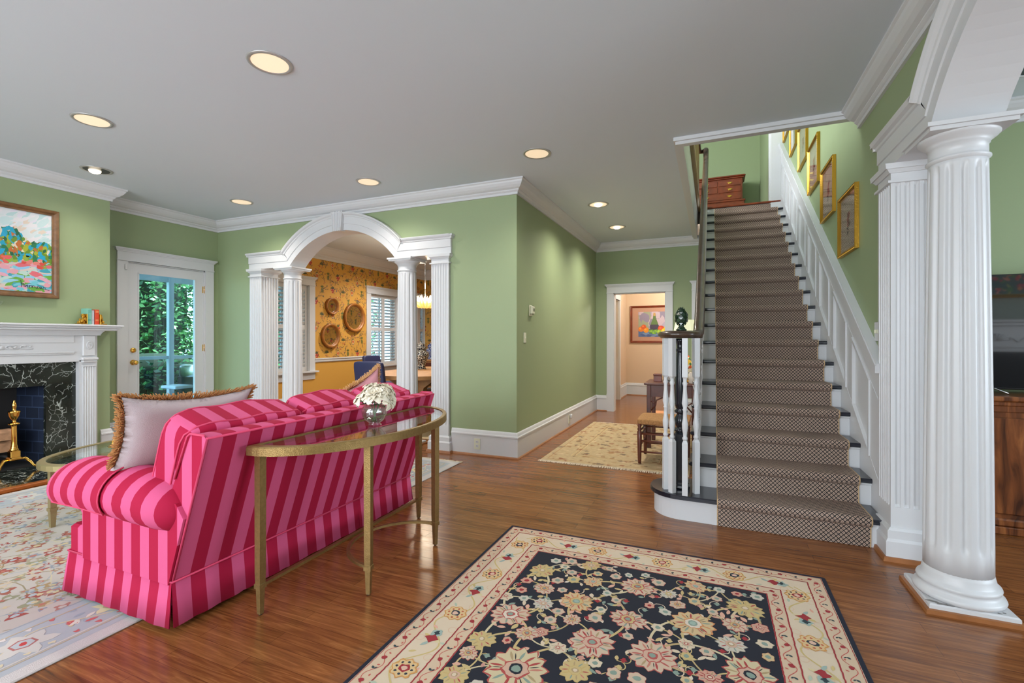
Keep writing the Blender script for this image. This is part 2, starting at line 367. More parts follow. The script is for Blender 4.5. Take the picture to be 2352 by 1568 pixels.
def arch_set(tf, z0, labels, name_pos, th):
    """tf(u, n, z) -> world, n=0 at the room face of the wall, + through the wall, - into the room"""
    mid = th/2
    # entablature and arch casing, swept (band with steps on both faces)
    A = math.asin(HS/RI); zc = z0+RISE-RI
    path = [(-1.60, z0), (-HS, z0)]+[(RI*math.sin(-A+2*A*i/32), zc+RI*math.cos(-A+2*A*i/32)) for i in range(1, 32)]+[(HS, z0), (1.60, z0)]
    b = BAND; f = -.028
    prof = [(0, f), (.075, f), (.078, f-.008), (b-.052, f-.008), (b-.046, f-.016), (b-.034, f-.020), (b-.022, f-.036), (b-.006, f-.046), (b, f-.046), (b, 0.002), (b-.03, .002)]
    prof2 = [(nn, th-v) for nn, v in prof[::-1]]
    prof = prof[:-1]+prof2[1:]
    n = len(path); rings = []
    for i, p in enumerate(path):
        p = Vector(p)
        d0 = (p-Vector(path[i-1])).normalized() if i else None
        d1 = (Vector(path[i+1])-p).normalized() if i < n-1 else None
        d0 = d0 or d1; d1 = d1 or d0
        n0 = Vector((-d0.y, d0.x)); n1 = Vector((-d1.y, d1.x)); bb = n0+n1; bb = bb/(bb.length_squared/2)
        rings.append([tf(p.x+bb.x*q, v, p.y+bb.y*q) for q, v in prof])
    root = sroot('trim_'+name_pos[0], labels['arch'])
    MB().loft(rings, WHITE, False).build('arch_casing', WHITE, root)
    # returns of the cap moulding at both ends
    k = MB()
    for s_ in (-1, 1):
        for (dz0, dz1, o) in ((b-.046, b-.022, .02), (b-.022, b, .032)):
            k.loft([[tf(s_*(1.60), f-.01-o*.8, z0+z), tf(s_*(1.60+o), f-.01-o*.8, z0+z), tf(s_*(1.60+o), .0, z0+z), tf(s_*1.60, .0, z0+z)] for z in (dz0, dz1)], WHITE, False)
    k.build('cap_return', WHITE, root)
    # keystone
    k = MB(); zt = z0+RISE+BAND+.01; zb = z0+RISE-.015
    fr = []
    for z, hw in ((zb, .066), (zt, .092)):
        r = [(-hw, f-.014)]
        for j in range(4):
            c_ = -hw+hw*2*(j+.5)/4; r += [(c_-.012, f-.05), (c_-.006, f-.040), (c_+.006, f-.040), (c_+.012, f-.05)]
        r = [(-hw, 0), (-hw, f-.05)]+r[1:]+[(hw, f-.05), (hw, 0)]
        fr.append([tf(u, v, z) for u, v in r])
    k.loft(fr, WHITE, False); k.build('keystone', WHITE, root)
    # fluted corner pilasters
    pil = []
    for s_ in (-1, 1):
        t = thing('fluted_pilaster', labels['pilaster'][0 if s_ < 0 else 1], 'pilaster', tf(s_*1.4625, mid, 0), labels.get('pg'))
        W, D = .1125, th/2+.036
        def cs(fl, e=0):
            pts = []
            def side(L):   # flutes along one side of length 2L
                out = []; k_ = 6 if L < .13 else 6
                pit = 2*(L-.012)/k_; g = pit*.33
                for j in range(k_):
                    c_ = -L+.012+pit*(j+.5)
                    for a_ in range(5):
                        th_ = PI*a_/4; out.append((c_-g*math.cos(th_), -g*math.sin(th_)*.9*fl))
                return out
            for (dx, dy, L, off) in ((1, 0, W, D), (0, 1, D, W), (-1, 0, W, D), (0, -1, D, W)):
                # outward normal
                nx, ny = (dy, -dx)
                pts.append((nx*(off+e)-dx*(L+e), ny*(off+e)-dy*(L+e)))
                for a_, dep in side(L): pts.append((dx*a_+nx*(off+e+dep), dy*a_+ny*(off+e+dep)))
            return pts
        def ring(z, fl, e=0): return [tf(s_*1.4625+px, mid+py, z) for px, py in cs(fl, e)]
        zt = z0-.105
        MB().loft([ring(.30, 0), ring(.302, .5), ring(.318, 1), ring(zt-.02, 1), ring(zt-.004, .5), ring(zt-.002, 0)], WHITE, False).build('shaft', WHITE, t)
        def blk(mb, z_a, z_b, ea, eb, mm=WHITE): mb.loft([[tf(s_*1.4625+a_*(W+e), mid+b_*(D+e), z) for a_, b_ in ((-1, -1), (1, -1), (1, 1), (-1, 1))] for z, e in ((z_a, ea), (z_b, eb))], mm, False)
        m_ = MB()
        for q in ((0, .11, .030, .030), (.11, .125, .030, .020), (.125, .17, .020, .020), (.17, .185, .016, .006), (.185, .30, .0, .0)): blk(m_, *q)
        m_.build('base', WHITE, t)
        m_ = MB()
        for q in ((zt-.002, zt+.012, .016, .016), (zt+.012, zt+.055, 0, 0), (zt+.055, zt+.075, .008, .022), (zt+.075, zt+.105, .030, .034)): blk(m_, *q)
        m_.build('capital', WHITE, t)
        m_ = MB(); blk(m_, 0, .024, .046, .040, SHOE); m_.build('shoe_mould', SHOE, t)
        pil.append(t)
    # round fluted columns
    for s_ in (-1, 1):
        cxu = s_*.925
        t = thing('fluted_column', labels['column'][0 if s_ < 0 else 1], 'column', tf(cxu, mid, 0), labels.get('cg'))
        rb, rt = .128, .108
        zt = z0-.155
        def ring(z, r, fl):
            out = []
            for j in range(13):
                for a_ in range(12):
                    th_ = 2*PI*(j+a_/12)/13; q = a_/12
                    dep = math.sin(PI*min(1, max(0, (q-.45)/.55)))*.012*fl if q > .45 else 0
                    out.append(tf(cxu+(r-dep)*math.cos(th_), mid+(r-dep)*math.sin(th_), z))
            return out
        rad = lambda z: rb+(rt-rb)*((z-.2)/(zt-.2))**1.4 if z > .2 else rb
        zs = [.16, .27, .285, .31]+[.31+(zt-.06-.31)*i/8 for i in range(1, 9)]+[zt-.035, zt-.02, zt]
        MB().loft([ring(z, rad(z), 0 if z < .275 or z > zt-.03 else (.6 if z < .3 or z > zt-.05 else 1)) for z in zs], WHITE, True).build('shaft', WHITE, t)
        c0 = tf(cxu, mid, 0)
        MB().lathe([(.150, .040), (.165, .046), (.170, .058), (.165, .070), (.154, .076), (.150, .084), (.146, .092), (.152, .098), (.155, .106), (.152, .114), (.142, .120), (.137, .128), (.132, .15), (.127, .175)], c0[0], c0[1], 0, 48, WHITE).build('base', WHITE, t)
        m_ = MB(); e = .160
        m_.loft([[tf(cxu+a_*e_, mid+b_*e_, z) for a_, b_ in ((-1, -1), (1, -1), (1, 1), (-1, 1))] for z, e_ in ((.0, e), (.036, e), (.042, e-.006))], WHITE, False); m_.build('plinth', WHITE, t)
        m_ = MB(); m_.loft([[tf(cxu+a_*e_, mid+b_*e_, z) for a_, b_ in ((-1, -1), (1, -1), (1, 1), (-1, 1))] for z, e_ in ((.0, e+.016), (.018, e+.014), (.020, e+.002))], SHOE, False); m_.build('shoe_mould', SHOE, t)
        m_ = MB().lathe([(rt-.002, zt-.01), (rt+.004, zt), (rt+.010, zt+.006), (rt+.010, zt+.012), (rt+.002, zt+.018), (rt, zt+.022), (rt, zt+.07), (rt+.006, zt+.072), (rt+.006, zt+.080), (rt+.016, zt+.090), (rt+.034, zt+.104), (rt+.042, zt+.114), (rt+.042, zt+.120)], c0[0], c0[1], 0, 48, WHITE)
        for z_a, z_b, ea in ((zt+.118, zt+.136, .156), (zt+.136, zt+.155, .168)):
            m_.loft([[tf(cxu+a_*ea, mid+b_*ea, z) for a_, b_ in ((-1, -1), (1, -1), (1, 1), (-1, 1))] for z in (z_a, z_b)], WHITE, False)
        m_.build('capital', WHITE, t)
    return root
CA = -4.28
tfA = lambda u, n, z: (CA+u, YA+n, z)
m_ = MB(); arch_wall(m_, tfA, XL-CA, XC-CA, 2.215, .2, GREEN); struct(m_, 'wall_arch')
arch_set(tfA, 2.215, dict(arch='white arched opening to the yellow dining room, keystone at its crown', cg=None,
    column=('round fluted white column, left of the two in the dining room archway, behind the sofa', 'round fluted white column of the dining room archway, beside the chandelier and the patterned jar'),
    pilaster=('square fluted white pilaster at the left end of the dining room archway', 'square fluted white pilaster of the dining room archway, by the green corner wall')), ('1',), .2)
CR = 2.007; TH2 = .21
tfR = lambda u, n, z: (XR+n, CR-u, z)
m_ = MB(); arch_wall(m_, tfR, CR-4.19, CR+3.2, 2.27, TH2, GREEN)
struct(m_, 'wall_right')
struct(MB().box(XR, XR+TH2, 4.19, 8.25, 0, 5.9, GREEN).box(XR, XR+TH2, 4.05, 4.19, ZU, 5.9, GREEN), 'wall_stair')
arch_set(tfR, 2.27, dict(arch='large white arch casing over the round column at right, into the television room', cg=None,
    column=('thick round fluted white column in the right foreground with chipped square base', 'round fluted white column of the right-hand arch at its end nearest the camera'),
    pilaster=('square fluted white pilaster between the bottom of the stairs and the round column', 'square fluted white pilaster of the right-hand arch at its end nearest the camera')), ('2',), TH2)
# hall side wall, hall end wall with the doorways, rooms behind
struct(MB().box(XC-.15, XC, YA+.2, YH, 0, H, GREEN), 'wall_hall')
E0, E1 = -1.59, -.725
struct(MB().box(XC-.2, E0, YH, YH+.15, 0, H, GREEN).box(E0, E1, YH, YH+.15, 2.055, H, GREEN).box(E1, -.16, YH, YH+.15, 0, H, GREEN).box(-.16, XR+.2, YH, YH+.15, 0, H, GREEN), 'wall_hall_end')
struct(MB().box(-2.6, 1.2, 10.8, 10.95, 0, H, PEACH), 'wall_back_room')
struct(MB().box(-1.93, -1.80, YH+.15, 9.0, 0, H, PEACH).box(-1.93, -1.80, 9.9, 10.8, 0, H, PEACH).box(-1.93, -1.80, 9.0, 9.9, 2.06, H, PEACH), 'wall_back_room_left')
struct(MB().box(1.05, 1.2, YH+.15, 10.8, 0, H, PEACH), 'wall_back_room_right')
struct(MB().box(XL-.2, XC, 9.9, 10.05, 0, H, YELL), 'wall_dining_far')
struct(MB().box(XC-.15, XC, YH, 9.9, 0, H, YELL), 'wall_dining_right')
# television room
struct(MB().box(XR+TH2, 5.6, 4.45, 4.6, 0, H, GREEN), 'wall_television_far')
tw = MB().box(5.5, 5.6, -.8, .5, 0, H, GREEN).box(5.5, 5.6, 3.3, 4.6, 0, H, GREEN).box(5.5, 5.6, .5, 3.3, 0, .6, GREEN).box(5.5, 5.6, .5, 3.3, 2.6, H, GREEN)
struct(tw, 'wall_television_right')
GREYR = mat('grey_green_paint', srgb(140, 150, 140), .6)
struct(MB().box(XR+TH2, 5.6, -.8, -.65, 0, H, GREYR), 'wall_television_near')

# crown mouldings, baseboards
cp = crown_prof()
def cr(name, path, side, prof=cp, parent=None): return struct(moulding(MB(), path, prof, WHITE, side), name)
cr('trim_3', [(XB, -2.9), (XB, YB), (XL, YB), (XL, YA), (XC, YA), (XC, YH), (-.13, YH)], -1)
cr('trim_4', [(XR, 4.12), (XR, -3.0)], -1)
cr('trim_5', [(XL, 4.80), (XL, 9.9), (XC-.15, 9.9), (XC-.15, 4.80)], -1, [(a*1.15, H+(z-H)*1.6) for a, z in cp])
cr('trim_6', [(5.5, 4.45), (XR+TH2, 4.45), (XR+TH2, -.65)], 1)
bp, sp = base_prof(), shoe_prof()
def base(name, path, side):
    r = sroot('baseboard_'+name)
    moulding(MB(), path, bp, WHITE, side).build('board', WHITE, r); moulding(MB(), path, sp, SHOE, side).build('shoe_mould', SHOE, r)
base('chimney', [(XB, 2.98), (XB, YB), (XL, YB), (XL, 3.33)], -1)
base('left', [(XL, 4.52), (XL, YA), (CA-1.60, YA)], -1)
base('arch', [(CA+1.60, YA), (XC, YA), (XC, YH), (-1.70, YH)], -1)
base('hall_end', [(-.60, YH), (-.30, YH)], -1)
base('back_room', [(-1.80, 10.0), (-1.80, 10.8), (1.0, 10.8)], -1)
base('back_room_left', [(-1.80, YH+.17), (-1.80, 8.88)], -1)
base('dining', [(XL, 4.85), (XL, 9.9), (XC-.15, 9.9)], -1)
base('television', [(5.5, 4.45), (XR+TH2, 4.45), (XR+TH2, 3.64)], 1)
struct(moulding(MB(), [(XL, 6.375), (XL, 7.744)], [(0, .84), (.012, .84), (.022, .855), (.022, .885), (.034, .895), (.034, .912), (0, .915)], WHITE, -1), 'trim_7')
struct(moulding(MB(), [(XL, 8.92), (XL, 9.55)], [(0, .84), (.012, .84), (.022, .855), (.022, .885), (.034, .895), (.034, .912), (0, .915)], WHITE, -1), 'trim_8')

# casings (flat with a capped head) around an opening on plane x=c or y=c
def casing(mb, tf, u0, u1, z1, z0=0, w=.115, t=.022, sill=False, plinth=True, head=.155):
    """tf(u, n, z): n out of the wall into the room"""
    def B(a, b, n0, n1, c, d):
        mb.loft([[tf(a, n0, z), tf(b, n0, z), tf(b, n1, z), tf(a, n1, z)] for z in (c, d)], WHITE, False)
    for a, b in ((u0-w, u0), (u1, u1+w)):
        B(a, b, 0, t, z0, z1)
        if plinth: B(a-.004, b+.004, 0, t+.008, 0, .30)
    B(u0-w, u1+w, 0, t+.003, z1, z1+head-.04)
    B(u0-w-.004, u1+w+.004, 0, t+.010, z1, z1+.014)
    for e, c, d in ((.012, head-.045, head-.030), (.022, head-.030, head-.016), (.032, head-.016, head)): B(u0-w-e, u1+w+e, 0, t+e, z1+c, z1+d)
    if sill:
        B(u0-w-.04, u1+w+.04, 0, .075, z0-.028, z0); B(u0-w, u1+w, 0, .02, z0-.15, z0-.028); B(u0-w+.01, u1+w-.01, 0, .03, z0-.045, z0-.028)
tl = lambda u, n, z: (XL+n, u, z)
th = lambda u, n, z: (u, YH-n, z)
# french door
d1 = sroot('door_1', 'white single glazed french door to the porch')
m_ = MB(); casing(m_, tl, 3.447, 4.40, 2.21); m_.box(XL-.2, XL, 3.447, 3.462, 0, 2.21, WHITE).box(XL-.2, XL, 4.385, 4.40, 0, 2.21, WHITE).box(XL-.2, XL, 3.447, 4.40, 2.195, 2.21, WHITE); m_.build('door_casing', WHITE, d1)
DX = XL-.012
m_ = MB()
m_.box(DX-.045, DX, 3.462, 3.575, .01, 2.193).box(DX-.045, DX, 4.275, 4.385, .01, 2.193).box(DX-.045, DX, 3.575, 4.275, .01, .24).box(DX-.045, DX, 3.575, 4.275, 2.08, 2.193)
m_.box(DX, DX+.006, 3.568, 3.582, .235, 2.087).box(DX, DX+.006, 4.268, 4.282, .235, 2.087).box(DX, DX+.006, 3.575, 4.275, .233, .247).box(DX, DX+.006, 3.575, 4.275, 2.073, 2.087)
leaf = m_.build('door_leaf', WHITE, d1)
MB().box(DX-.028, DX-.022, 3.575, 4.275, .24, 2.08).build('glass_pane', GLASS, leaf)
m_ = MB().lathe([(.033, 0), (.033, .006), (.018, .012), (.013, .02), (.013, .035), (.022, .042), (.028, .055), (.027, .068), (.018, .078), (0, .08)], DX, 3.515, .975, 20, BRASS, axis='x')
tag(m_.build('door_knob', BRASS, leaf), 'brass door knob')
tag(MB().lathe([(.032, 0), (.030, .014), (.018, .02), (0, .021)], DX, 3.515, 1.125, 20, BRASS, axis='x').box(DX+.02, DX+.032, 3.511, 3.519, 1.108, 1.142, BRASS).build('deadbolt', BRASS, leaf), 'brass deadbolt turn')
for z in (1.14, 1.95, .28):
    MB().lathe([(.0, -.05), (.007, -.05), (.007, .05), (0, .052)], DX+.008, 4.392, z, 10, BRASS).box(DX-.001, DX+.002, 4.372, 4.392, z-.045, z+.045, BRASS).build('hinge', BRASS, d1)
# end doorways
for nm, u0, u1, lb in (('door_2', E0, E1, None), ('door_3', -.20, .5, None)):
    r = sroot(nm); m_ = MB(); casing(m_, th, u0, u1, 2.055)
    if nm == 'door_2': m_.box(u0, u0+.012, YH, YH+.15, 0, 2.055).box(u1-.012, u1, YH, YH+.15, 0, 2.055).box(u0, u1, YH, YH+.15, 2.043, 2.055)
    m_.build('door_casing', WHITE, r)
r = sroot('door_4'); m_ = MB(); casing(m_, lambda u, n, z: (-1.80+n, u, z), 9.0, 9.9, 2.06); m_.box(-1.93, -1.80, 9.0, 9.012, 0, 2.06).box(-1.93, -1.80, 9.888, 9.9, 0, 2.06).box(-1.93, -1.80, 9.0, 9.9, 2.048, 2.06); m_.build('door_casing', WHITE, r)
# windows with plantation shutters
def shutter(par, tf, u0, u1, z0, z1, ang):
    m_ = MB()
    def B(a, b, n0, n1, c, d): m_.loft([[tf(a, n0, z), tf(b, n0, z), tf(b, n1, z), tf(a, n1, z)] for z in (c, d)], WHITE, False)
    s_ = .045; zm = (z0+z1)/2+.02
    B(u0, u0+s_, 0, .028, z0, z1); B(u1-s_, u1, 0, .028, z0, z1)
    for c, d in ((z0, z0+.075), (zm-.035, zm+.035), (z1-.075, z1)): B(u0+s_, u1-s_, 0, .028, c, d)
    sh = m_.build('shutter_panel', WHITE, par)
    m_ = MB()
    for c, d in ((z0+.075, zm-.035), (zm+.035, z1-.075)):
        k = int((d-c)/.062); hh = .030
        for i in range(k):
            z = c+(i+.5)*(d-c)/k; dn, dz = hh*math.cos(ang), hh*math.sin(ang)
            m_.loft([[tf(u, .014-dn, z-dz-.004), tf(u, .014-dn, z-dz+.004), tf(u, .014+dn, z+dz+.004), tf(u, .014+dn, z+dz-.004)] for u in (u0+s_, u1-s_)], WHITE, False)
        uc = (u0+u1)/2; m_.loft([[tf(uc-.005, .045, z), tf(uc+.005, .045, z), tf(uc+.005, .055, z), tf(uc-.005, .055, z)] for z in (c+.02, d-.02)], WHITE, False)
    m_.build('louvres', WHITE, sh)
    return sh
for i, (a, b) in enumerate(wins):
    r = sroot('window_%d' % (i+1)); m_ = MB(); casing(m_, tl, a, b, WZ1, WZ0, sill=True, plinth=False, w=.13)
    if i == 2:  # narrow window put in where a corner mirror's reflection belongs
        m_ = MB().box(XL, XL+.022, a-.11, a, WZ0, WZ1+.15).box(XL, XL+.03, a-.12, b, WZ1, WZ1+.15)
    m_.box(XL-.2, XL, a, a+.012, WZ0, WZ1, WHITE).box(XL-.2, XL, b-.012, b, WZ0, WZ1, WHITE).box(XL-.2, XL, a, b, WZ1-.012, WZ1, WHITE)
    m_.build('window_casing', WHITE, r)
    zm = (WZ0+WZ1)/2; k = MB()
    for c, d in ((WZ0, WZ0+.05), (zm-.02, zm+.02), (WZ1-.05, WZ1)): k.box(XL-.16, XL-.12, a, b, c, d)
    for c in (a, (a+b)/2-.01, b-.04): k.box(XL-.16, XL-.12, c, c+(.04 if c != (a+b)/2-.01 else .02), WZ0, WZ1)
    fr_ = k.build('sash', WHITE, r); MB().box(XL-.142, XL-.138, a, b, WZ0, WZ1).build('glass_pane', GLASS, fr_)
    ti = lambda u, n, z: (XL-.06+n, u, z)
    if i == 2: shutter(r, ti, a, b, WZ0, WZ1, .05)
    elif i == 1: shutter(r, ti, a+.01, (a+b)/2-.002, WZ0, WZ1, .5); shutter(r, ti, (a+b)/2+.002, b-.01, WZ0, WZ1, .5)
    else:   # left dining window: the louvres of its right leaf are closed
        shutter(r, ti, a+.01, (a+b)/2-.002, WZ0, WZ1, .45)
        shutter(r, ti, (a+b)/2+.002, b-.01, WZ0, WZ1, 1.15)
for xc, nm in ((-5.0, 4), (-2.9, 5), (-.8, 6)):
    r = sroot('window_%d' % nm); k = MB(); casing(k, lambda u, n, z: (u, -3.0+n, z), xc-.75, xc+.75, 2.6, .65, sill=True, plinth=False)
    for c in (xc-.75, xc-.02, xc+.71): k.box(c, c+.04, -3.1, -3.06, .65, 2.6)
    for c in (.65, 1.6, 2.56): k.box(xc-.75, xc+.75, -3.1, -3.06, c, c+.04)
    k.build('window_casing', WHITE, r)

# ================================================================ STAIRCASE
RIS, RUN, Y0S = .178, .264, 3.468
def nose(y): return RIS+(y-Y0S)*RIS/RUN
st = thing('staircase', 'straight white staircase with black treads rising to the landing', 'staircase', (.4, 3.47, 0))
for k in range(19):
    y = Y0S+RUN*k; z = RIS*(k+1)
    if k == 0:
        cx_, cy_, r_ = -.205, 3.705, .20
        pts = [(.97, y+.03)]+[(.05, y+.03)]+[(cx_+r_*math.cos(a), cy_+r_*math.sin(a)) for a in [PI*1.5-(PI*1.15)*i/20 for i in range(21)]]+[(-.13, 3.95), (.97, 3.95)]
        MB().prism(pts, 0, z-.03, m=WHITE).build('riser', WHITE, st)
        r2 = .23; pts = [(.97, y), (.05, y)]+[(cx_+r2*math.cos(a), cy_+r2*math.sin(a)) for a in [PI*1.5-(PI*1.15)*i/24 for i in range(25)]]+[(-.13, 3.95), (.97, 3.95)]
        MB().prism(pts, z-.03, z-.012, m=BLACKT).prism([(a+(cx_-a)*.02, b+.004) for a, b in pts], z-.012, z, m=BLACKT).build('tread', BLACKT, st)
        continue
    MB().box(-.125, .97, y+.03, y+.05, z-RIS, z-.03).build('riser', WHITE, st)
    if k < 18:
        m_ = MB(); m_.bbox(-.165, .97, y, y+RUN+.05, z-.03, z, .008); m_.build('tread', BLACKT, st)
        MB().bbox(-.14, .97, y+.018, y+.032, z-.046, z-.03, .004).build('cove_mould', WHITE, st)
MB().bbox(-.18, .97, Y0S+RUN*18, 8.30, ZU-.03+.004, ZU+.006, .008).build('landing_nosing', MAHOG, st)
# outer carriage / closed panel under the treads
pts = [(3.74, 0), (8.25, 0), (8.25, ZU-.05)]
for k in range(18, 0, -1): y = Y0S+RUN*k; pts += [(y+.05, RIS*(k+1)-.03), (y+.05, RIS*k-.03)]
pts[-1] = (pts[-1][0], 0)
MB().prism([(3.80, 0)]+pts[1:-1]+[(3.80, .14)], -.125, -.105, 'x', WHITE).build('stringer', WHITE, st)
# balusters
def baluster(name, x, y, z0, z1, par=None, a=.0):
    m_ = MB(); q = .0185; Ht = z1-z0; sb = z0+Ht*.44-.10; stp = z1-Ht*.26
    cs_, sn = math.cos(a), math.sin(a)
    def sq(z, h): return [(x+u*cs_-v*sn, y+u*sn+v*cs_, z) for u, v in ((-h, -h), (h, -h), (h, h), (-h, h))]
    m_.loft([sq(z0, q), sq(sb-.02, q), sq(sb, q*.55)], WHITE, False)
    m_.loft([sq(stp, q*.55), sq(stp+.015, q), sq(z1, q)], WHITE, False)
    L = stp-sb
    m_.lathe([(.012, 0), (.018, .01), (.018, .018), (.012, .026), (.013, L*.1), (.020, L*.2), (.021, L*.27), (.014, L*.36), (.012, L*.48), (.017, L*.50), (.012, L*.52), (.021, L*.60), (.019, L*.66), (.013, L*.80), (.012, L-.05), (.018, L-.03), (.012, L-.018), (.013, L)], x, y, sb, 12, WHITE)
    return m_.build(name, WHITE, par)
ZC = 1.272
for bx, by, a in ((-.315, 3.600, .4), (-.265, 3.530, .9), (-.178, 3.498, 0), (-.108, 3.575, .5)): baluster('baluster', bx, by, RIS, ZC, st, a)
def rail_z(y): return nose(y)+.80
for k in range(1, 18):
    for dy in ((.09, .215) if k > 1 else (.02, .17)):
        y = Y0S+RUN*k+dy; baluster('baluster', -.105, y, RIS*(k+1), max(rail_z(y), ZC) if k < 2 else rail_z(y), st)
# newel
nx, ny = -.215, 3.675
m_ = MB().bbox(nx-.062, nx+.062, ny-.062, ny+.062, RIS, RIS+.035, .01).bbox(nx-.055, nx+.055, ny-.055, ny+.055, RIS+.03, RIS+.06, .01).bbox(nx-.045, nx+.045, ny-.045, ny+.045, RIS+.05, .585, .012)
m_.lathe([(.030, .58), (.046, .592), (.046, .606), (.034, .612), (.030, .62), (.038, .63), (.046, .655), (.044, .685), (.030, .71), (.028, .72), (.044, .728), (.046, .74), (.030, .752), (.038, .76), (.043, .80), (.040, .95), (.033, 1.16), (.031, 1.17), (.037, 1.178), (.037, 1.19), (.030, 1.198), (.032, 1.23), (.040, 1.25), (.042, 1.27)], nx, ny, 0, 24)
m_.build('newel_post', NAVYP, st)
# handrail: round easing over the newel, then up the pitch, gooseneck at the top
def railsec(w_, h_):
    return [(-w_*.5, 0), (-w_*.5, h_*.25), (-w_*.62, h_*.42), (-w_*.62, h_*.62), (-w_*.45, h_*.88), (-w_*.2, h_), (w_*.2, h_), (w_*.45, h_*.88), (w_*.62, h_*.62), (w_*.62, h_*.42), (w_*.5, h_*.25), (w_*.5, 0)]
def rail(mb, path, w_=.062, h_=.055, m=RAILW, mm=None):
    rings = []; N_ = len(path)
    for i, p in enumerate(path):
        p = Vector(p); t = (Vector(path[min(i+1, N_-1)])-Vector(path[max(i-1, 0)])).normalized()
        s_ = Vector((t.y, -t.x, 0))
        s_ = s_.normalized() if s_.length > .01 else Vector((1, 0, 0)); u = s_.cross(t)
        rings.append([p+s_*a+u*b for a, b in railsec(w_, h_)])
    mb.loft(rings, m, True)
m_ = MB()
disc = [(.0, 1.272), (.13, 1.272), (.135, 1.280), (.147, 1.288), (.150, 1.300), (.144, 1.316), (.10, 1.326), (0, 1.328)]
m_.lathe(disc, -.225, 3.66, 0, 40, RAILW)
path = [(-.18, 3.62, 1.272), (-.13, 3.66, 1.272), (-.10, 3.74, 1.273), (-.098, 3.82, 1.285)]
path += [(-.098, 3.88, 1.31), (-.098, 3.93, 1.345)]+[(-.098, y, rail_z(y)) for y in (4.05, 4.6, 5.4, 6.2, 7.0, 7.7, 7.9)]
path += [(-.098, 8.02, rail_z(8.02)+.02), (-.098, 8.10, rail_z(8.05)+.12), (-.098, 8.12, 4.15), (-.098, 8.12, 4.24), (-.10, 8.20, 4.28), (-.14, 8.27, 4.28), (-.20, 8.27, 4.28), (-.21, 8.15, 4.28)]+[(-.21, y, 4.28) for y in (7.0, 5.5, 4.3)]
rail(m_, path); m_.build('handrail', RAILW, st)
for i in range(30):
    y = 4.32+i*.13
    MB().bbox(-.222, -.198, y-.012, y+.012, ZU, 4.285, .003).build('upper_baluster', RAILW if i % 3 == 0 else mat('tan_baluster', srgb(150, 120, 70), .4), st)
MB().bbox(-.245, -.18, 4.20, 8.25, ZU-.06, ZU+.012, .01).build('landing_edge', mat('tan_baluster'), st)

# stairwell edge trim
m_ = MB().box(-.30, XR, 4.115, 4.196, H-.03, H).box(-.285, XR, 4.135, 4.196, H-.055, H-.03).box(-.30, -.225, 4.196, 8.2, H-.03, H).box(-.285, -.225, 4.196, 8.2, H-.055, H-.03)
m_.box(-.2405, -.225, 4.196, 8.2, H-.01, ZU-.02).box(-.2405, XR, 4.181, 4.196, H-.01, ZU)
struct(m_, 'trim_9', WHITE)

# carpet runner
def carpet():
    m, nt, b, N, L = nodes('lattice_carpet', rough=.95)
    tc = N('TexCoord'); s_ = N('SeparateXYZ'); L(tc.outputs['Object'], s_.inputs[0])
    u = mathn(nt, 'DIVIDE', s_.outputs[0], .0265); at = N('Attribute'); at.attribute_name = 'arc'; v = mathn(nt, 'DIVIDE', at.outputs['Fac'], .0275)
    nz = N('TexNoise'); nz.inputs['Scale'].default_value = 160; L(tc.outputs['Object'], nz.inputs['Vector'])
    p = mathn(nt, 'ADD', mathn(nt, 'ADD', u, v), mathn(nt, 'MULTIPLY', nz.outputs['Fac'], .2)); q = mathn(nt, 'SUBTRACT', u, v)
    fa = mathn(nt, 'ABSOLUTE', mathn(nt, 'SUBTRACT', mathn(nt, 'FRACT', p), .5)); fb = mathn(nt, 'ABSOLUTE', mathn(nt, 'SUBTRACT', mathn(nt, 'FRACT', q), .5))
    line = mathn(nt, 'GREATER_THAN', mathn(nt, 'MAXIMUM', fa, fb), .372)
    dot = mathn(nt, 'LESS_THAN', mathn(nt, 'MAXIMUM', fa, fb), .10)
    f = mathn(nt, 'MAXIMUM', line, dot)
    L(mixc(nt, f, srgb(178, 154, 138), (.012, .012, .014)), b.inputs['Base Color'])
    bp = N('Bump'); bp.inputs['Strength'].default_value = .5; bp.inputs['Distance'].default_value = .004; L(nz.outputs['Fac'], bp.inputs['Height']); L(bp.outputs[0], b.inputs['Normal'])
    return m
CARPET = carpet(); BIND = mat('tan_carpet_binding', srgb(190, 160, 120), .9)
prof = [(Y0S+.022, .002)]
for k in range(18):
    y = Y0S+RUN*k; z = RIS*(k+1)
    prof += [(y+.018, z-.05), (y-.010, z-.034), (y-.016, z-.012), (y-.008, z+.010), (y+.012, z+.014), (y+RUN+.014, z+.012)]
prof += [(Y0S+RUN*18+.018, ZU-.034)]
def strip(x0, x1, off, m):
    mb = MB(); rings = []
    # thickness offset towards the viewer: (-y, +z) 
    for y, z in prof: rings.append([(x0, y, z), (x1, y, z)])
    n = len(rings); outer = rings; inner = []
    for i, (y, z) in enumerate(prof):
        inner.append([(x0, y+off, z-off), (x1, y+off, z-off)])
    mb.loft([a+b[::-1] for a, b in zip(outer, inner)], m, False); return mb
sr = thing('stair_runner', 'black and beige lattice carpet runner down the middle of the stairs', 'carpet', (.455, 3.47, 0))
pile = strip(.032, .880, .010, CARPET).build('pile', CARPET, sr, recalc=False)
arc = [0]
for (a, b), (c, d) in zip(prof, prof[1:]): arc.append(arc[-1]+math.hypot(c-a, d-b))
att = pile.data.attributes.new('arc', 'FLOAT', 'POINT'); att.data.foreach_set('value', [arc[i//4] for i in range(len(pile.data.vertices))])
for a, b in ((.026, .032), (.880, .886)): strip(a, b, .010, BIND).build('binding', BIND, sr)

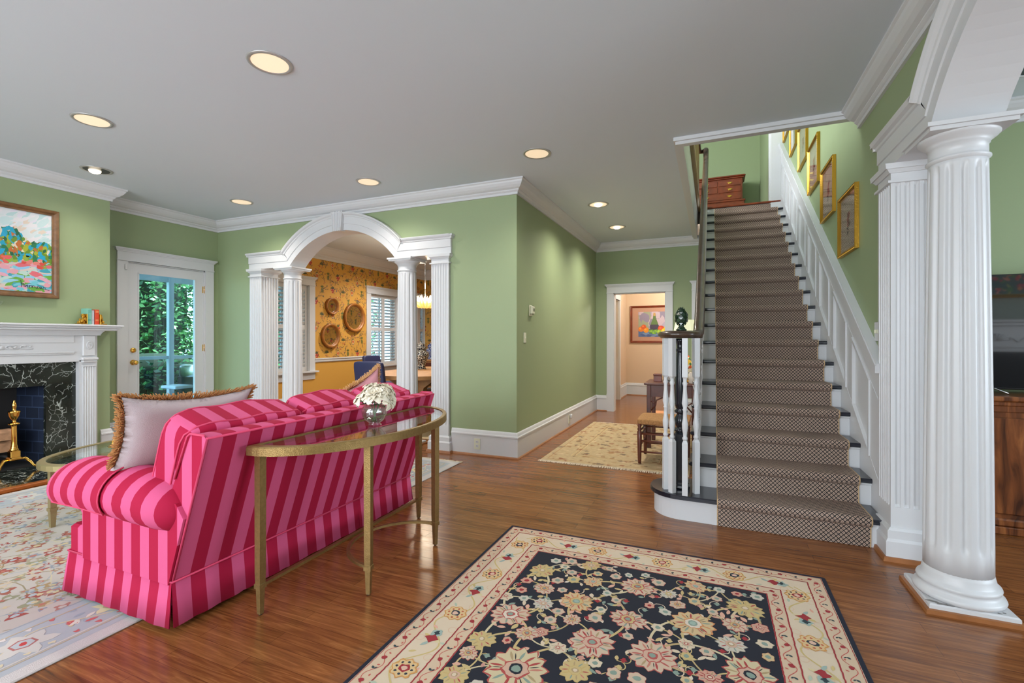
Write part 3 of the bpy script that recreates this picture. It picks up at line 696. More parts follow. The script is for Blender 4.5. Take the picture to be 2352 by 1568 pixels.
# panelled wainscot on the stair wall
m_ = MB(); ya, yb = 3.60, 8.22
def band(mb, y0, y1, l0, h0, x0, x1, m=WHITE):
    pts = [(y0, nose(y0)+l0), (y1, nose(y1)+l0), (y1, nose(y1)+h0), (y0, nose(y0)+h0)]
    mb.prism(pts, x0, x1, 'x', m)
band(m_, ya, yb, -.30, .80, XR-.012, XR)            # backing
band(m_, ya, yb, -.30, .10, XR-.026, XR-.012)       # skirt
band(m_, ya, yb, .60, .66, XR-.022, XR-.012)
band(m_, ya, yb, .66, .80, XR-.026, XR-.012)
y = 3.79; ps = []
while y < 8.0: ps.append((y, min(y+.42, 8.12))); y += .59
edges = [3.60]+[v for p in ps for v in p]+[8.22]
for a, b in zip(edges[::2], edges[1::2]): band(m_, a, b, .10, .60, XR-.024, XR-.012)
for a, b in ps:
    w_ = .02
    for q in ((a, b, .10, .125), (a, b, .575, .60), (a, a+w_, .1252, .5748), (b-w_, b, .1252, .5748)): band(m_, q[0], q[1], q[2], q[3], XR-.034, XR-.010)
wr = sroot('trim_10', 'white panelled wainscot climbing beside the stairs'); m_.build('panelling', WHITE, wr)
m_ = MB(); band(m_, ya-.02, yb, .80, .815, XR-.045, XR); band(m_, ya-.04, yb, .815, .86, XR-.058, XR); band(m_, ya-.04, yb, .86, .872, XR-.052, XR); m_.build('cap_rail', WHITE, wr)

# ================================================================ LIVING ROOM
def jit(a, s): return a+R_.uniform(-s, s)
class Art:
    """flat coloured shapes laid in thin layers over a surface (woven, printed or painted pattern)"""
    def __init__(s, tf, pre, rough=.9, step=.0003, n=1.): s.mb = MB(); s.tf = tf; s.pre = pre; s.r = rough; s.step = step; s.clip = None
    def col(s, c): return mat('%s_%02x%02x%02x' % ((s.pre,)+tuple(int(v) for v in c)), srgb(*c), s.r)
    def poly(s, pts, c, lay=1):
        if s.clip:
            x0, x1, y0, y1 = s.clip; pts = [(min(max(a, x0), x1), min(max(b, y0), y1)) for a, b in pts]
            if max(p[0] for p in pts)-min(p[0] for p in pts) < 1e-4 or max(p[1] for p in pts)-min(p[1] for p in pts) < 1e-4: return
        s.k = (getattr(s, 'k', 0)+37) % 101; h = (lay+s.k/102)*s.step; s.mb.poly([s.tf(a, b, h) for a, b in pts], s.col(c))
    def rect(s, x0, x1, y0, y1, c, lay=1): s.poly([(x0, y0), (x1, y0), (x1, y1), (x0, y1)], c, lay)
    def blob(s, x, y, r, c, lay=1, n=14, j=.12, sx=1, sy=1, rot=0, lobes=0, amp=.2):
        pts = []
        for i in range(n):
            a = 2*PI*i/n; q = r*(1+R_.uniform(-j, j))*(1+(amp*math.cos(lobes*a) if lobes else 0)); u, v = q*sx*math.cos(a), q*sy*math.sin(a)
            pts.append((x+u*math.cos(rot)-v*math.sin(rot), y+u*math.sin(rot)+v*math.cos(rot)))
        s.poly(pts, c, lay)
    def leaf(s, x, y, L, wd, rot, c, lay=1):
        k = 5; up = [(L*i/k, wd*math.sin(PI*i/k)**.8) for i in range(k+1)]; pts = up+[(a, -b*.8) for a, b in up[-2:0:-1]]
        s.poly([(x+a*math.cos(rot)-b*math.sin(rot), y+a*math.sin(rot)+b*math.cos(rot)) for a, b in pts], c, lay)
    def line(s, pts, wd, c, lay=1, j=0):
        for (x0, y0), (x1, y1) in zip(pts, pts[1:]):
            dx, dy = x1-x0, y1-y0; L = math.hypot(dx, dy) or 1e-6; nx_, ny_ = -dy/L*wd/2, dx/L*wd/2; ex, ey = dx/L*wd*.3, dy/L*wd*.3
            s.poly([(x0+nx_-ex, y0+ny_-ey), (x0-nx_-ex, y0-ny_-ey), (x1-nx_+ex, y1-ny_+ey), (x1+nx_+ex, y1+ny_+ey)], c, lay)
    def curve(s, p, q, bend, wd, c, lay=1, n=10):
        (x0, y0), (x1, y1) = p, q; mx, my = (x0+x1)/2-(y1-y0)*bend, (y0+y1)/2+(x1-x0)*bend
        s.line([((1-t)**2*x0+2*t*(1-t)*mx+t*t*x1, (1-t)**2*y0+2*t*(1-t)*my+t*t*y1) for t in [i/n for i in range(n+1)]], wd, c, lay)
    def ring(s, x, y, r, wd, c, lay=1, n=20, sy=1): s.line([(x+r*math.cos(2*PI*i/n), y+r*sy*math.sin(2*PI*i/n)) for i in range(n+1)], wd, c, lay)
CREAM, TAN, RED, PINK, NAVY, SAGE, YEL, ORG, WHT = (206, 188, 164), (166, 144, 108), (150, 44, 50), (190, 140, 126), (24, 27, 40), (128, 146, 134), (190, 168, 118), (190, 106, 66), (208, 196, 180)
def rosette(A, x, y, r, k, lay=3):
    rot = R_.uniform(0, 6.28)
    r *= .86
    outer = {'y': YEL, 'r': (196, 150, 130), 'p': (196, 172, 150), 'c': (192, 184, 170), 'o': (196, 172, 132), 'R': (196, 180, 146), 'g': CREAM}[k]
    edge = {'y': (186, 160, 104), 'r': RED, 'p': (172, 84, 78), 'c': (170, 160, 146), 'o': (196, 132, 84), 'R': (166, 72, 68), 'g': (170, 166, 140)}[k]
    lob = 13 if r > .07 else 10 if r > .04 else 6
    n = lob*4; sy = R_.uniform(.82, 1.0)
    A.blob(x, y, r*1.03, edge, lay, n, .05, rot=rot, lobes=lob, amp=.11, sy=sy)
    A.blob(x, y, r*.97, outer, lay+1, n, .04, rot=rot, lobes=lob, amp=.11, sy=sy)
    if r > .035:
        for i in range(lob):
            a = rot+2*PI*i/lob
            A.leaf(x+r*.42*math.cos(a), y+r*sy*.42*math.sin(a), r*.50, r*.055, a+R_.uniform(-.3, .3), (edge, (186, 120, 104), SAGE, (160, 60, 60), TAN)[(i*7+int(x*90)) % 5], lay+2)
            if i % 3 == 1 and r > .06: A.leaf(x+r*.45*math.cos(a+.25), y+r*sy*.45*math.sin(a+.25), r*.35, r*.022, a+.25, NAVY, lay+3)
        A.blob(x, y, r*.46, edge, lay+3, 18, .08, lobes=7, amp=.12); A.blob(x, y, r*.40, (WHT, YEL, (196, 160, 140))[int(r*1000) % 3], lay+4, 18, .08, lobes=7, amp=.1)
        A.blob(x, y, r*.24, {'y': TAN, 'o': SAGE, 'p': (170, 80, 76), 'R': NAVY, 'c': TAN}.get(k, RED), lay+5, 10, .15)
        A.blob(x, y, r*.16, {'y': CREAM, 'o': (150, 170, 158), 'p': SAGE, 'R': SAGE, 'c': WHT}.get(k, CREAM), lay+6, 8, .15)
    else: A.blob(x, y, r*.42, RED if k == 'r' else SAGE, lay+3, 8, .2)
FL = [(-0.85, 2.42, 0.075, 'y'), (-0.89, 2.29, 0.035, 'r'), (-0.78, 2.25, 0.055, 'p'), (-0.74, 2.12, 0.05, 'c'), (-0.6, 2.2, 0.085, 'o'), (-0.85, 1.98, 0.095, 'p'), (-0.75, 2.51, 0.03, 'g'), (-0.62, 2.58, 0.06, 'y'), (-0.57, 2.41, 0.05, 'o'), (-0.35, 2.45, 0.085, 'p'), (-0.35, 2.15, 0.085, 'p'), (-0.58, 2.05, 0.045, 'p'), (-0.89, 1.77, 0.065, 'y'), (-0.73, 1.88, 0.055, 'p'), (-0.68, 1.91, 0.04, 'r'), (-0.46, 1.93, 0.1, 'p'), (-0.58, 1.84, 0.04, 'g'), (-0.9, 1.67, 0.045, 'p'), (-0.69, 1.66, 0.13, 'R'), (-0.48, 1.74, 0.065, 'y'), (-0.89, 1.54, 0.06, 'y'), (-0.93, 2.11, 0.04, 'g'), (-0.42, 1.81, 0.03, 'g'), (-0.48, 2.33, 0.03, 'c'), (-0.08, 2.57, 0.06, 'o'), (0.14, 2.45, 0.085, 'y'), (-0.08, 2.23, 0.095, 'o'), (0.19, 2.31, 0.04, 'r'), (0.09, 2.29, 0.055, 'p'), (-0.22, 1.94, 0.1, 'p'), (0.07, 2.14, 0.06, 'c'), (-0.01, 1.90, 0.05, 'r'), (-0.1, 2.07, 0.04, 'g'), (0.13, 1.97, 0.11, 'R'), (-0.08, 2.42, 0.035, 'o'), (0.0, 2.36, 0.03, 'p'), (0.03, 2.58, 0.03, 'c'), (-0.22, 2.14, 0.03, 'g'), (-0.20, 2.44, 0.045, 'c')]
# the unseen lower half repeats the field mirrored
nr = thing('floral_rug', 'navy floral rug with wide cream border, in the foreground before the stairs', 'rug', (-.354, 1.25, 0))
RX0, RX1, RY0, RY1 = -1.25, .545, -.33, 2.935; TR = .010
MB().bbox(RX0, RX1, RY0, RY1, 0, TR, .004).build('binding', mat('navy_wool_binding', srgb(20, 24, 42), .95, bump=.3, bscale=400), nr)
A = Art(lambda u, v, h: (u, v, TR+.0002+h), 'wool', .95)
A.rect(RX0+.022, RX1-.022, RY0+.022, RY1-.022, CREAM, 0)
for i0, i1, c, l in ((.022, .095, (200, 176, 150), 1), (.235, .300, (200, 176, 150), 1)):
    for a in ((RX0+i0, RX1-i0, RY0+i0, RY0+i1), (RX0+i0, RX1-i0, RY1-i1, RY1-i0), (RX0+i0, RX0+i1, RY0+i1, RY1-i1), (RX1-i1, RX1-i0, RY0+i1, RY1-i1)): A.rect(*a, c, l)
def walk(i):  # the four sides of an inset rectangle
    x0, x1, y0, y1 = RX0+i, RX1-i, RY0+i, RY1-i
    return [((x0, y0), (x0, y1)), ((x0, y1), (x1, y1)), ((x1, y1), (x1, y0)), ((x1, y0), (x0, y0))]
def along(p, q, st):
    L = math.hypot(q[0]-p[0], q[1]-p[1]); n = max(1, round(L/st)); dx, dy = (q[0]-p[0])/L, (q[1]-p[1])/L
    return [(p[0]+dx*L*(k+.5)/n, p[1]+dy*L*(k+.5)/n, dx, dy, k) for k in range(n)]
for i, c, wd in ((.026, RED, .003), (.096, RED, .006), (.234, RED, .006), (.300, RED, .006)):
    for p, q in walk(i):
        pts = along(p, q, .012); A.line([p]+[(a-dy*jit(0, .0015), b+dx*jit(0, .0015)) for a, b, dx, dy, k in pts]+[q], wd, c, 3)
for i in (.059, .268):
    for p, q in walk(i):
        wv = []
        for a, b, dx, dy, k in along(p, q, .0135):
            o = .019*math.sin(k*.62); wv.append((a-dy*o, b+dx*o))
            if k % 10 == 2: A.blob(a-dy*.003, b+dx*.003, .011, RED, 4, 10, .25)
            if k % 10 == 7: A.leaf(a, b, .018, .006, math.atan2(dy, dx)+.9, (50, 66, 70), 4); A.leaf(a, b, .015, .004, math.atan2(dy, dx)-.7, (50, 66, 70), 4)
            if k % 5 == 4: A.leaf(a+dy*.01, b-dx*.01, .014, .004, jit(0, 3), (190, 90, 80), 4)
        A.line(wv, .0028, (188, 84, 76), 3)
for si, (p, q) in enumerate(walk(.165)):
    wv = []
    for a, b, dx, dy, k in along(p, q, .018):
        o = .052*math.sin(k*.36); wv.append((a-dy*o, b+dx*o))
    A.line(wv, .007, (196, 174, 118), 2)
    for a, b, dx, dy, k in along(p, q, .19):
        t_ = math.atan2(dy, dx)
        if k % 2 == 0:
            A.blob(a, b, .052, (196, 140, 76), 4, 28, .04, lobes=8, amp=.12); A.blob(a, b, .046, (206, 176, 130), 5, 28, .04, lobes=8, amp=.14)
            A.blob(a, b, .022, RED if k % 4 == 0 else (40, 50, 62), 6, 10, .25); A.blob(a, b, .013, (206, 170, 150), 7, 8, .2)
            for z in range(8): A.blob(a+.034*math.cos(z*PI/4), b+.034*math.sin(z*PI/4), .006, (40, 50, 62) if k % 4 == 0 else (180, 90, 60), 6, 6, .2)
        else:
            A.blob(a, b, .024, RED, 5, 12, .25, lobes=4, amp=.3); A.blob(a+dx*.036, b+dy*.036, .026, (150, 168, 160), 4, 14, .15, lobes=5, amp=.2); A.blob(a+dx*.036, b+dy*.036, .014, (40, 56, 62), 6, 10, .3, lobes=4, amp=.4)
            A.leaf(a-dx*.02, b-dy*.02, .045, .009, t_+2.6, (150, 168, 160), 4); A.leaf(a, b, .05, .010, t_+1.2, (196, 174, 118), 3); A.leaf(a, b, .05, .010, t_-1.9, (206, 190, 150), 3)
    for a, b, dx, dy, k in along(p, q, .095):
        s_ = .05 if k % 2 else -.05; A.ring(a-dy*s_, b+dx*s_, .018, .003, (208, 176, 150), 2, 12)
        A.leaf(a+dy*s_*.9, b-dx*s_*.9, .034, .007, jit(0, 3), ((196, 174, 118), (170, 180, 160), (214, 160, 140))[k % 3], 3)
A.rect(RX0+.303, RX1-.303, RY0+.303, RY1-.303, NAVY, 2)
F2 = FL+[(x, 2*1.335-y, r, k) for x, y, r, k in FL if y > 1.46]
A.clip = (RX0+.305, RX1-.305, RY0+.305, RY1-.305)
done = set()
for i, (x, y, r, k) in enumerate(F2):
    nb = sorted(range(len(F2)), key=lambda j: (F2[j][0]-x)**2+(F2[j][1]-y)**2)[1:4]
    for j in nb:
        if (min(i, j), max(i, j)) in done: continue
        done.add((min(i, j), max(i, j))); bend = R_.choice((-.35, .3, .22, -.2)); c = R_.choice(((190, 168, 118), (198, 184, 150), (178, 156, 112)))
        A.curve((x, y), F2[j][:2], bend, .011 if r > .06 else .007, c, 3)
        mx, my = (x+F2[j][0])/2, (y+F2[j][1])/2; a0 = math.atan2(F2[j][1]-y, F2[j][0]-x)
        for s_ in (1, -1): A.leaf(mx, my, R_.uniform(.03, .055), R_.uniform(.008, .013), a0+s_*R_.uniform(.6, 1.3), R_.choice((CREAM, SAGE, YEL, (206, 160, 140))), 3)
for i in range(240):
    x, y = R_.uniform(RX0+.33, RX1-.33), R_.uniform(RY0+.33, RY1-.33)
    if min((x-f[0])**2+(y-f[1])**2-(f[2]*.9+.012)**2 for f in F2) < 0: continue
    a = R_.uniform(0, 6.28); c = R_.choice((CREAM, SAGE, YEL, PINK, WHT))
    pts = [(x+.04*q*math.cos(a+q*4.2), y+.04*q*math.sin(a+q*4.2)) for q in [t/10 for t in range(11)]]; A.line(pts, .004, R_.choice(((190, 168, 118), CREAM)), 3)
    A.leaf(pts[-1][0], pts[-1][1], .03, .009, a+4, c, 4); A.blob(x, y, .013, R_.choice((PINK, SAGE, RED, YEL)), 4, 10, .2, lobes=4, amp=.25)
F3 = []
for i in range(2600):
    x, y, r = R_.uniform(RX0+.34, RX1-.34), R_.uniform(RY0+.34, RY1-.34), R_.uniform(.024, .042)
    if min(math.hypot(x-f[0], y-f[1])-f[2]*.9-r for f in F2+F3) > .012: F3.append((x, y, r, R_.choice('ypcorgp')))
for x, y, r, k in F3: rosette(A, x, y, r*1.1, k, 5)
for x, y, r, k in F2: rosette(A, x, y, r*1.04, k, 5)
A.mb.build('woven_pattern', None, nr, recalc=False)

# pale rug under the sofa
pr = thing('oriental_rug', 'large pale rug with blue-grey floral border, under the pink sofa', 'rug', (-3.85, 2.1, 0))
X0_, X1_, Y0_, Y1_ = -5.28, -2.365, -.03, 4.22
MB().bbox(X0_, X1_, Y0_, Y1_, 0, .010, .004).build('binding', mat('ivory_wool_binding', srgb(190, 186, 184), .95, bump=.3, bscale=300), pr)
A = Art(lambda u, v, h: (u, v, .0102+h), 'wool', .95)
BLU = (164, 170, 176); PALE = (176, 168, 162)
A.rect(X0_+.07, X1_-.07, Y0_+.07, Y1_-.07, BLU, 0); A.rect(X0_+.42, X1_-.42, Y0_+.42, Y1_-.42, PALE, 1)
def walk2(i): x0, x1, y0, y1 = X0_+i, X1_-i, Y0_+i, Y1_-i; return [((x0, y0), (x0, y1)), ((x0, y1), (x1, y1)), ((x1, y1), (x1, y0)), ((x1, y0), (x0, y0))]
for i, c in ((.115, (178, 164, 140)), (.13, (196, 190, 180)), (.37, (178, 164, 140)), (.425, (150, 158, 166))):
    for p, q in walk2(i): A.line([p, q], .009, c, 2)
for p, q in walk2(.25):
    A.line([(a-dy*.07*math.sin(k*.5), b+dx*.07*math.sin(k*.5)) for a, b, dx, dy, k in along(p, q, .04)], .008, (196, 184, 150), 2)
    for a, b, dx, dy, k in along(p, q, .30):
        if k % 2: 
            A.blob(a, b, .085, (190, 188, 182), 3, 24, .12, lobes=6, amp=.25); A.blob(a, b, .045, (166, 104, 100), 4, 6, .05); A.blob(a, b, .036, (170, 176, 180), 5, 6, .05); A.blob(a, b, .015, (176, 60, 60), 6, 8, .2)
        else:
            A.blob(a, b, .06, (206, 196, 158), 3, 20, .15, lobes=5, amp=.3); A.blob(a, b, .03, (196, 150, 130), 4, 10, .2)
        for z in range(9): A.leaf(a+dx*.13+jit(0, .05), b+dy*.13+jit(0, .03), .05, .012, jit(0, 3), R_.choice(((186, 90, 90), (196, 184, 140), (206, 200, 190), (146, 158, 168))), 3)
    for a, b, dx, dy, k in along(p, q, .08):
        for i in (-.105, .095): A.blob(a-dy*i, b+dx*i, .012, R_.choice(((186, 96, 96), (200, 190, 160), (206, 200, 196), (150, 160, 170))), 3, 8, .3, lobes=3, amp=.3)
A.clip = (X0_+.43, X1_-.43, Y0_+.43, Y1_-.43)
for k in range(110):
    x, y, a = R_.uniform(*A.clip[:2]), R_.uniform(*A.clip[2:]), R_.uniform(0, 6.28); pts = []
    for t in range(16): pts.append((x, y)); x += .07*math.cos(a); y += .07*math.sin(a); a += math.sin(t*.5+k)*.28
    A.line(pts, .006, R_.choice(((140, 128, 102), (150, 156, 162), (186, 176, 150))), 2)
for k in range(1900):
    x, y = R_.uniform(*A.clip[:2]), R_.uniform(*A.clip[2:]); r = R_.uniform(.012, .036)
    c = R_.choice(((146, 84, 70), (160, 134, 96), (130, 136, 146), (160, 112, 104), (136, 134, 108), (186, 168, 146), (134, 140, 152), (156, 146, 124), (150, 70, 64)))
    A.blob(x, y, r, c, 3, 18, .2, lobes=R_.choice((4, 5, 3)), amp=.35, rot=jit(0, 3)); A.blob(x, y, r*.5, R_.choice((PALE, (168, 106, 92), (186, 170, 136), BLU)), 4, 8, .25)
A.mb.build('woven_pattern', None, pr, recalc=False)
def fringe(name, par, x0, x1, y, dy, m):
    mb = MB(); n = int((x1-x0)/.009)
    for i in range(n):
        x = x0+(x1-x0)*(i+.5)/n; e = jit(0, .006); L_ = dy*R_.uniform(.8, 1.15)
        mb.loft([[(x-.003, y, .002), (x+.003, y, .002), (x+.002, y, .008), (x-.002, y, .008)], [(x+e-.0035, y+L_, .001), (x+e+.0035, y+L_, .001), (x+e+.002, y+L_, .005), (x+e-.002, y+L_, .005)]], m, False)
    return tag(mb.build(name, m, par), None, None, None, 'stuff')
FRM = mat('ivory_fringe', srgb(222, 210, 190), .95)
fringe('fringe', pr, X0_, X1_, Y1_, .05, FRM)
# hall rug
hr = thing('hall_rug', 'beige patterned rug with ivory fringe, on the hall floor beside the stairs', 'rug', (-1.0, 5.85, 0))
X0_, X1_, Y0_, Y1_ = -1.66, -.20, 4.66, 7.05
MB().bbox(X0_, X1_, Y0_, Y1_, 0, .009, .003).build('field', mat('beige_wool', srgb(188, 164, 126), .95, bump=.4, bscale=260, var=.12, vscale=30), hr)
A = Art(lambda u, v, h: (u, v, .0092+h), 'wool', .95)
for i, c in ((.06, (170, 128, 84)), (.26, (206, 176, 126)), (.29, (160, 124, 84)), (.30, (212, 186, 140))):
    for p, q in walk2(i): A.line([p, q], .008, c, 2)
for k in range(420):
    x, y = R_.uniform(X0_+.03, X1_-.03), R_.uniform(Y0_+.03, Y1_-.03); c = R_.choice(((156, 118, 80), (138, 112, 82), (172, 132, 90), (128, 108, 88), (206, 182, 144), (150, 100, 70), (180, 150, 108)))
    A.blob(x, y, R_.uniform(.008, .03), c, 2, 12, .3, lobes=R_.choice((3, 4, 5)), amp=.35, sx=1.3)
A.mb.build('woven_pattern', None, hr, recalc=False)
fringe('fringe', hr, X0_-.01, X1_, Y0_, -.05, FRM); fringe('fringe', hr, X0_, X1_, Y1_, .05, FRM)

# chipped paint on the plinth of the near column, alarm contact on the french door
A = Art(lambda u, v, h: (u, v, .0425+h), 'chipped_paint', .8)
for x, y, r, sx_ in ((.945, 2.800, .016, 1.6), (.975, 2.785, .014, 2.0), (1.01, 2.782, .006, 1.8), (1.18, 2.79, .006, 1.5), (1.20, 2.80, .008, 1.0), (.940, 2.99, .004, 1), (.95, 2.85, .005, 1)): A.blob(x, y, r, (128, 126, 124), 1, 14, .35, sx=sx_, sy=.7)
A.mb.build('paint_chips', None, bpy.data.objects['fluted_column.002'], recalc=False)
t = thing('door_sensor', 'small white alarm sensor at the upper left corner of the french door', 'sensor', (XL+.02, 3.42, 2.14)); MB().bbox(XL+.022, XL+.036, 3.408, 3.432, 2.10, 2.17, .004).build('housing', WHITE, t)
# ---------------------------------------------------------------- sofa
sf = thing('sofa', 'pink striped sofa seen from behind, on the pale rug beside the glass console', 'sofa', (-2.55, 2.18, 0))
SY0, SY1 = 1.33, 3.03
def smooth_prof(pts, n=3):
    out = pts
    for _ in range(n):
        q = []
        for i in range(len(out)):
            a, b = Vector(out[i]), Vector(out[(i+1) % len(out)]); q += [tuple(a*.75+b*.25), tuple(a*.25+b*.75)]
        out = q
    return out
bpr = smooth_prof([(-2.165, .20), (-2.16, .22), (-1.945, .83), (-1.94, .852), (-1.96, .862), (-2.04, .862), (-2.06, .85), (-2.30, .36), (-2.32, .20)], 2)
def lin(a, b, t): return a+(b-a)*t
rings = [[(cx_+(x-cx_)*s_, y, cz_+(z-cz_)*s_) for x, z in bpr] for cx_, cz_ in ((-2.12, .5),) for y, s_ in ((SY0-.012, 1), (SY1+.012, 1))]
m_ = MB().loft(rings, STY, True, caps=False)
for r_ in rings: m_.poly(r_, STX)
m_.build('backrest', STY, sf)
m_ = MB()
for y in (SY0-.018, SY1+.018): m_.tube([(-2.163, y, .21), (-1.938, y, .85), (-1.955, y, .864), (-2.045, y, .864), (-2.065, y, .85), (-2.15, y, .66)], .005, 6, PIPE)
m_.tube([(-1.938, SY0-.02, .852), (-1.938, SY1+.02, .852)], .005, 6, PIPE)
m_.build('piping', PIPE, sf)
m_ = MB().bbox(-2.962, -2.25, SY0-.022, SY1+.022, .17, .345, .012, STX); m_.build('front_rail', STY, sf)
for i, (a, b) in enumerate(((SY0+.11, 2.18), (2.18, SY1-.11))):
    e0 = .09 if i == 0 else 0; e1 = .09 if i else 0
    MB().rbox(-2.64, (a+b)/2, .425, .34, (b-a)/2, .085, 7, 10, STY).rbox(-2.93, (a+b)/2+(e1-e0)/2, .425, .075, (b-a)/2+(e0+e1)/2, .085, 5, 8, STY).build('seat_cushion', STY, sf)
# arms
def arm(ys, s_):
    m_ = MB()
    m_.prism([(-2.83, .20), (-2.172, .20), (-2.07, .50), (-2.12, .56), (-2.83, .56)], ys-s_*.012, ys+s_*.10, 'y', STX)
    yc = ys+s_*.055; secs = []
    for x, cz, ry, rz in ((-3.015, .535, .05, .045), (-3.012, .54, .095, .085), (-2.99, .552, .125, .112), (-2.9, .568, .140, .122), (-2.7, .575, .146, .126), (-2.45, .568, .146, .124), (-2.25, .556, .140, .115), (-2.165, .545, .120, .100), (-2.10, .54, .05, .045)):
        secs.append([(x, yc+ry*math.cos(2*PI*j/24), cz-.025+rz*math.sin(2*PI*j/24)) for j in range(24)])
    m_.loft(secs, STX, True)
    o = m_.build('arm', STX, sf)
    # fitted arm cap over the front half
    m_ = MB(); secs = []
    for x, cz, ry, rz in ((-3.028, .535, .05, .045), (-3.026, .54, .10, .09), (-3.0, .552, .132, .119), (-2.9, .568, .148, .130), (-2.7, .575, .154, .134), (-2.52, .571, .155, .134)):
        secs.append([(x, yc+ry*math.cos(a), cz-.025+rz*math.sin(a)) for a in [-.55+(PI+1.1)*j/24 for j in range(25)]])
    m_.loft(secs, STC, True, closed=False)
    inner = [[(x, yc+(y-yc)*.975, .535+(z-.535)*.975) for x, y, z in s2] for s2 in secs]; m_.loft(inner, STC, True, closed=False)
    for s2, s3 in ((secs[-1], inner[-1]),): m_.loft([s2, s3], PIPE, False, closed=False)
    c = m_.build('arm_cap', STC, o, recalc=False)
    m_ = MB(); m_.tube(secs[-1], .0035, 6, PIPE); m_.tube([s2[0] for s2 in secs[1:]], .0035, 6, PIPE); m_.tube([s2[-1] for s2 in secs[1:]], .0035, 6, PIPE); m_.build('hem', PIPE, c)
    return o
STC = stripes('pink_stripe_arm_cap', 0, P1, P2, .065, .012)
arm(SY0-.02, 1); arm(SY1+.02, -1)
# skirt: flared, four sides, with inverted corner pleats
m_ = MB(); zt, zb = .212, .022
def skirt(p, q, nrm, m, n=18):
    r0, r1, r2, r3 = [], [], [], []
    for i in range(n+1):
        t = i/n; x, y = lin(p[0], q[0], t), lin(p[1], q[1], t); wv = .004*math.sin(i*1.7); fl = .022+wv
        r0.append((x, y, zt)); r1.append((x+nrm[0]*fl+(q[0]-p[0])*(t-.5)*.03, y+nrm[1]*fl+(q[1]-p[1])*(t-.5)*.012, zb+abs(wv)*.5))
    back = [(a-nrm[0]*.004, b-nrm[1]*.004, c) for a, b, c in r0]; back1 = [(a-nrm[0]*.004, b-nrm[1]*.004, c) for a, b, c in r1]
    m_.loft([r0, r1, back1, back], m, True, closed=False, loop=True, caps=False)
ym = (SY0+SY1)/2; a_, b_ = SY0-.025, SY1+.025
skirt((-2.965, a_), (-2.158, a_), (0, -1), STX); skirt((-2.158, a_), (-2.158, ym-.01-.28), (1, 0), STY); skirt((-2.158, ym-.01-.28), (-2.158, ym+.29), (1, 0), STY, 10); skirt((-2.158, ym+.29), (-2.158, b_), (1, 0), STY)
skirt((-2.158, b_), (-2.965, b_), (0, 1), STX); skirt((-2.965, b_), (-2.965, a_), (-1, 0), STY)
for y_ in (a_, b_): skirt((-2.19, y_*.5+.5*(a_+.012 if y_ == a_ else b_-.012)), (-2.165, y_), (.7, -.7 if y_ == a_ else .7), STX, 4)
m_.build('skirt', STX, sf, recalc=False)
m_ = MB(); m_.tube([(-2.967, a_-.002, zt), (-2.156, a_-.002, zt), (-2.156, b_+.002, zt), (-2.967, b_+.002, zt)], .005, 6, PIPE, loop=True); m_.build('skirt_piping', PIPE, sf)
MB().box(-2.90, -2.20, SY0+.03, SY1-.03, .10, .20, BLACK).build('seat_base', BLACK, sf)
for x, y in ((-2.85, 1.42), (-2.22, 1.42), (-2.85, 2.94), (-2.22, 2.94)): MB().box(x-.025, x+.025, y-.025, y+.025, .0101, .10, BLACK).build('leg', BLACK, sf)
# back cushions
tilt = Matrix.Rotation(math.radians(18), 4, 'Y')
for i, (a, b) in enumerate(((SY0-.005, 1.985), (1.975, 2.515), (2.505, SY1-.02))):
    c = Vector((-2.245, (a+b)/2, .70)); hw = (b-a)/2
    def fn(P, c=c, hw=hw):
        q = P-c; t = abs(q.y)/hw
        q.x *= (1-.30*t**4); q.z += .005*math.sin(q.y*23+i)*(1 if q.z > 0 else 0)-.010*t**3*(q.z > 0)
        return c+tilt @ q
    o = MB().rbox(c.x, c.y, c.z, .125, hw, .225, 8, 16, STY, .0, fn, STX).build('back_cushion', STY, sf, weld=True)
    pts = []
    for s_, e in ((-1, -1), (1, 1)):
        for j in range(13):
            tt = PI*j/12; pts.append(None)
    pts = [c+tilt @ Vector((.07, e*hw*.97*min(1, 1.02), 0)) for e in (1,)]
    ring = []
    for k in range(48):
        a2 = 2*PI*(k+.5)/48; u, v = math.cos(a2), math.sin(a2); q = .993/(abs(u)**8+abs(v)**8)**(1/8); ring.append((u*q, v*q))
    m_ = MB()
    for sx_ in (-.7, .7): m_.tube([fn(c+Vector((.125*sx_, u*hw, v*.225))) for u, v in ring], .005, 6, PIPE, loop=True)
    m_.build('piping', PIPE, o)

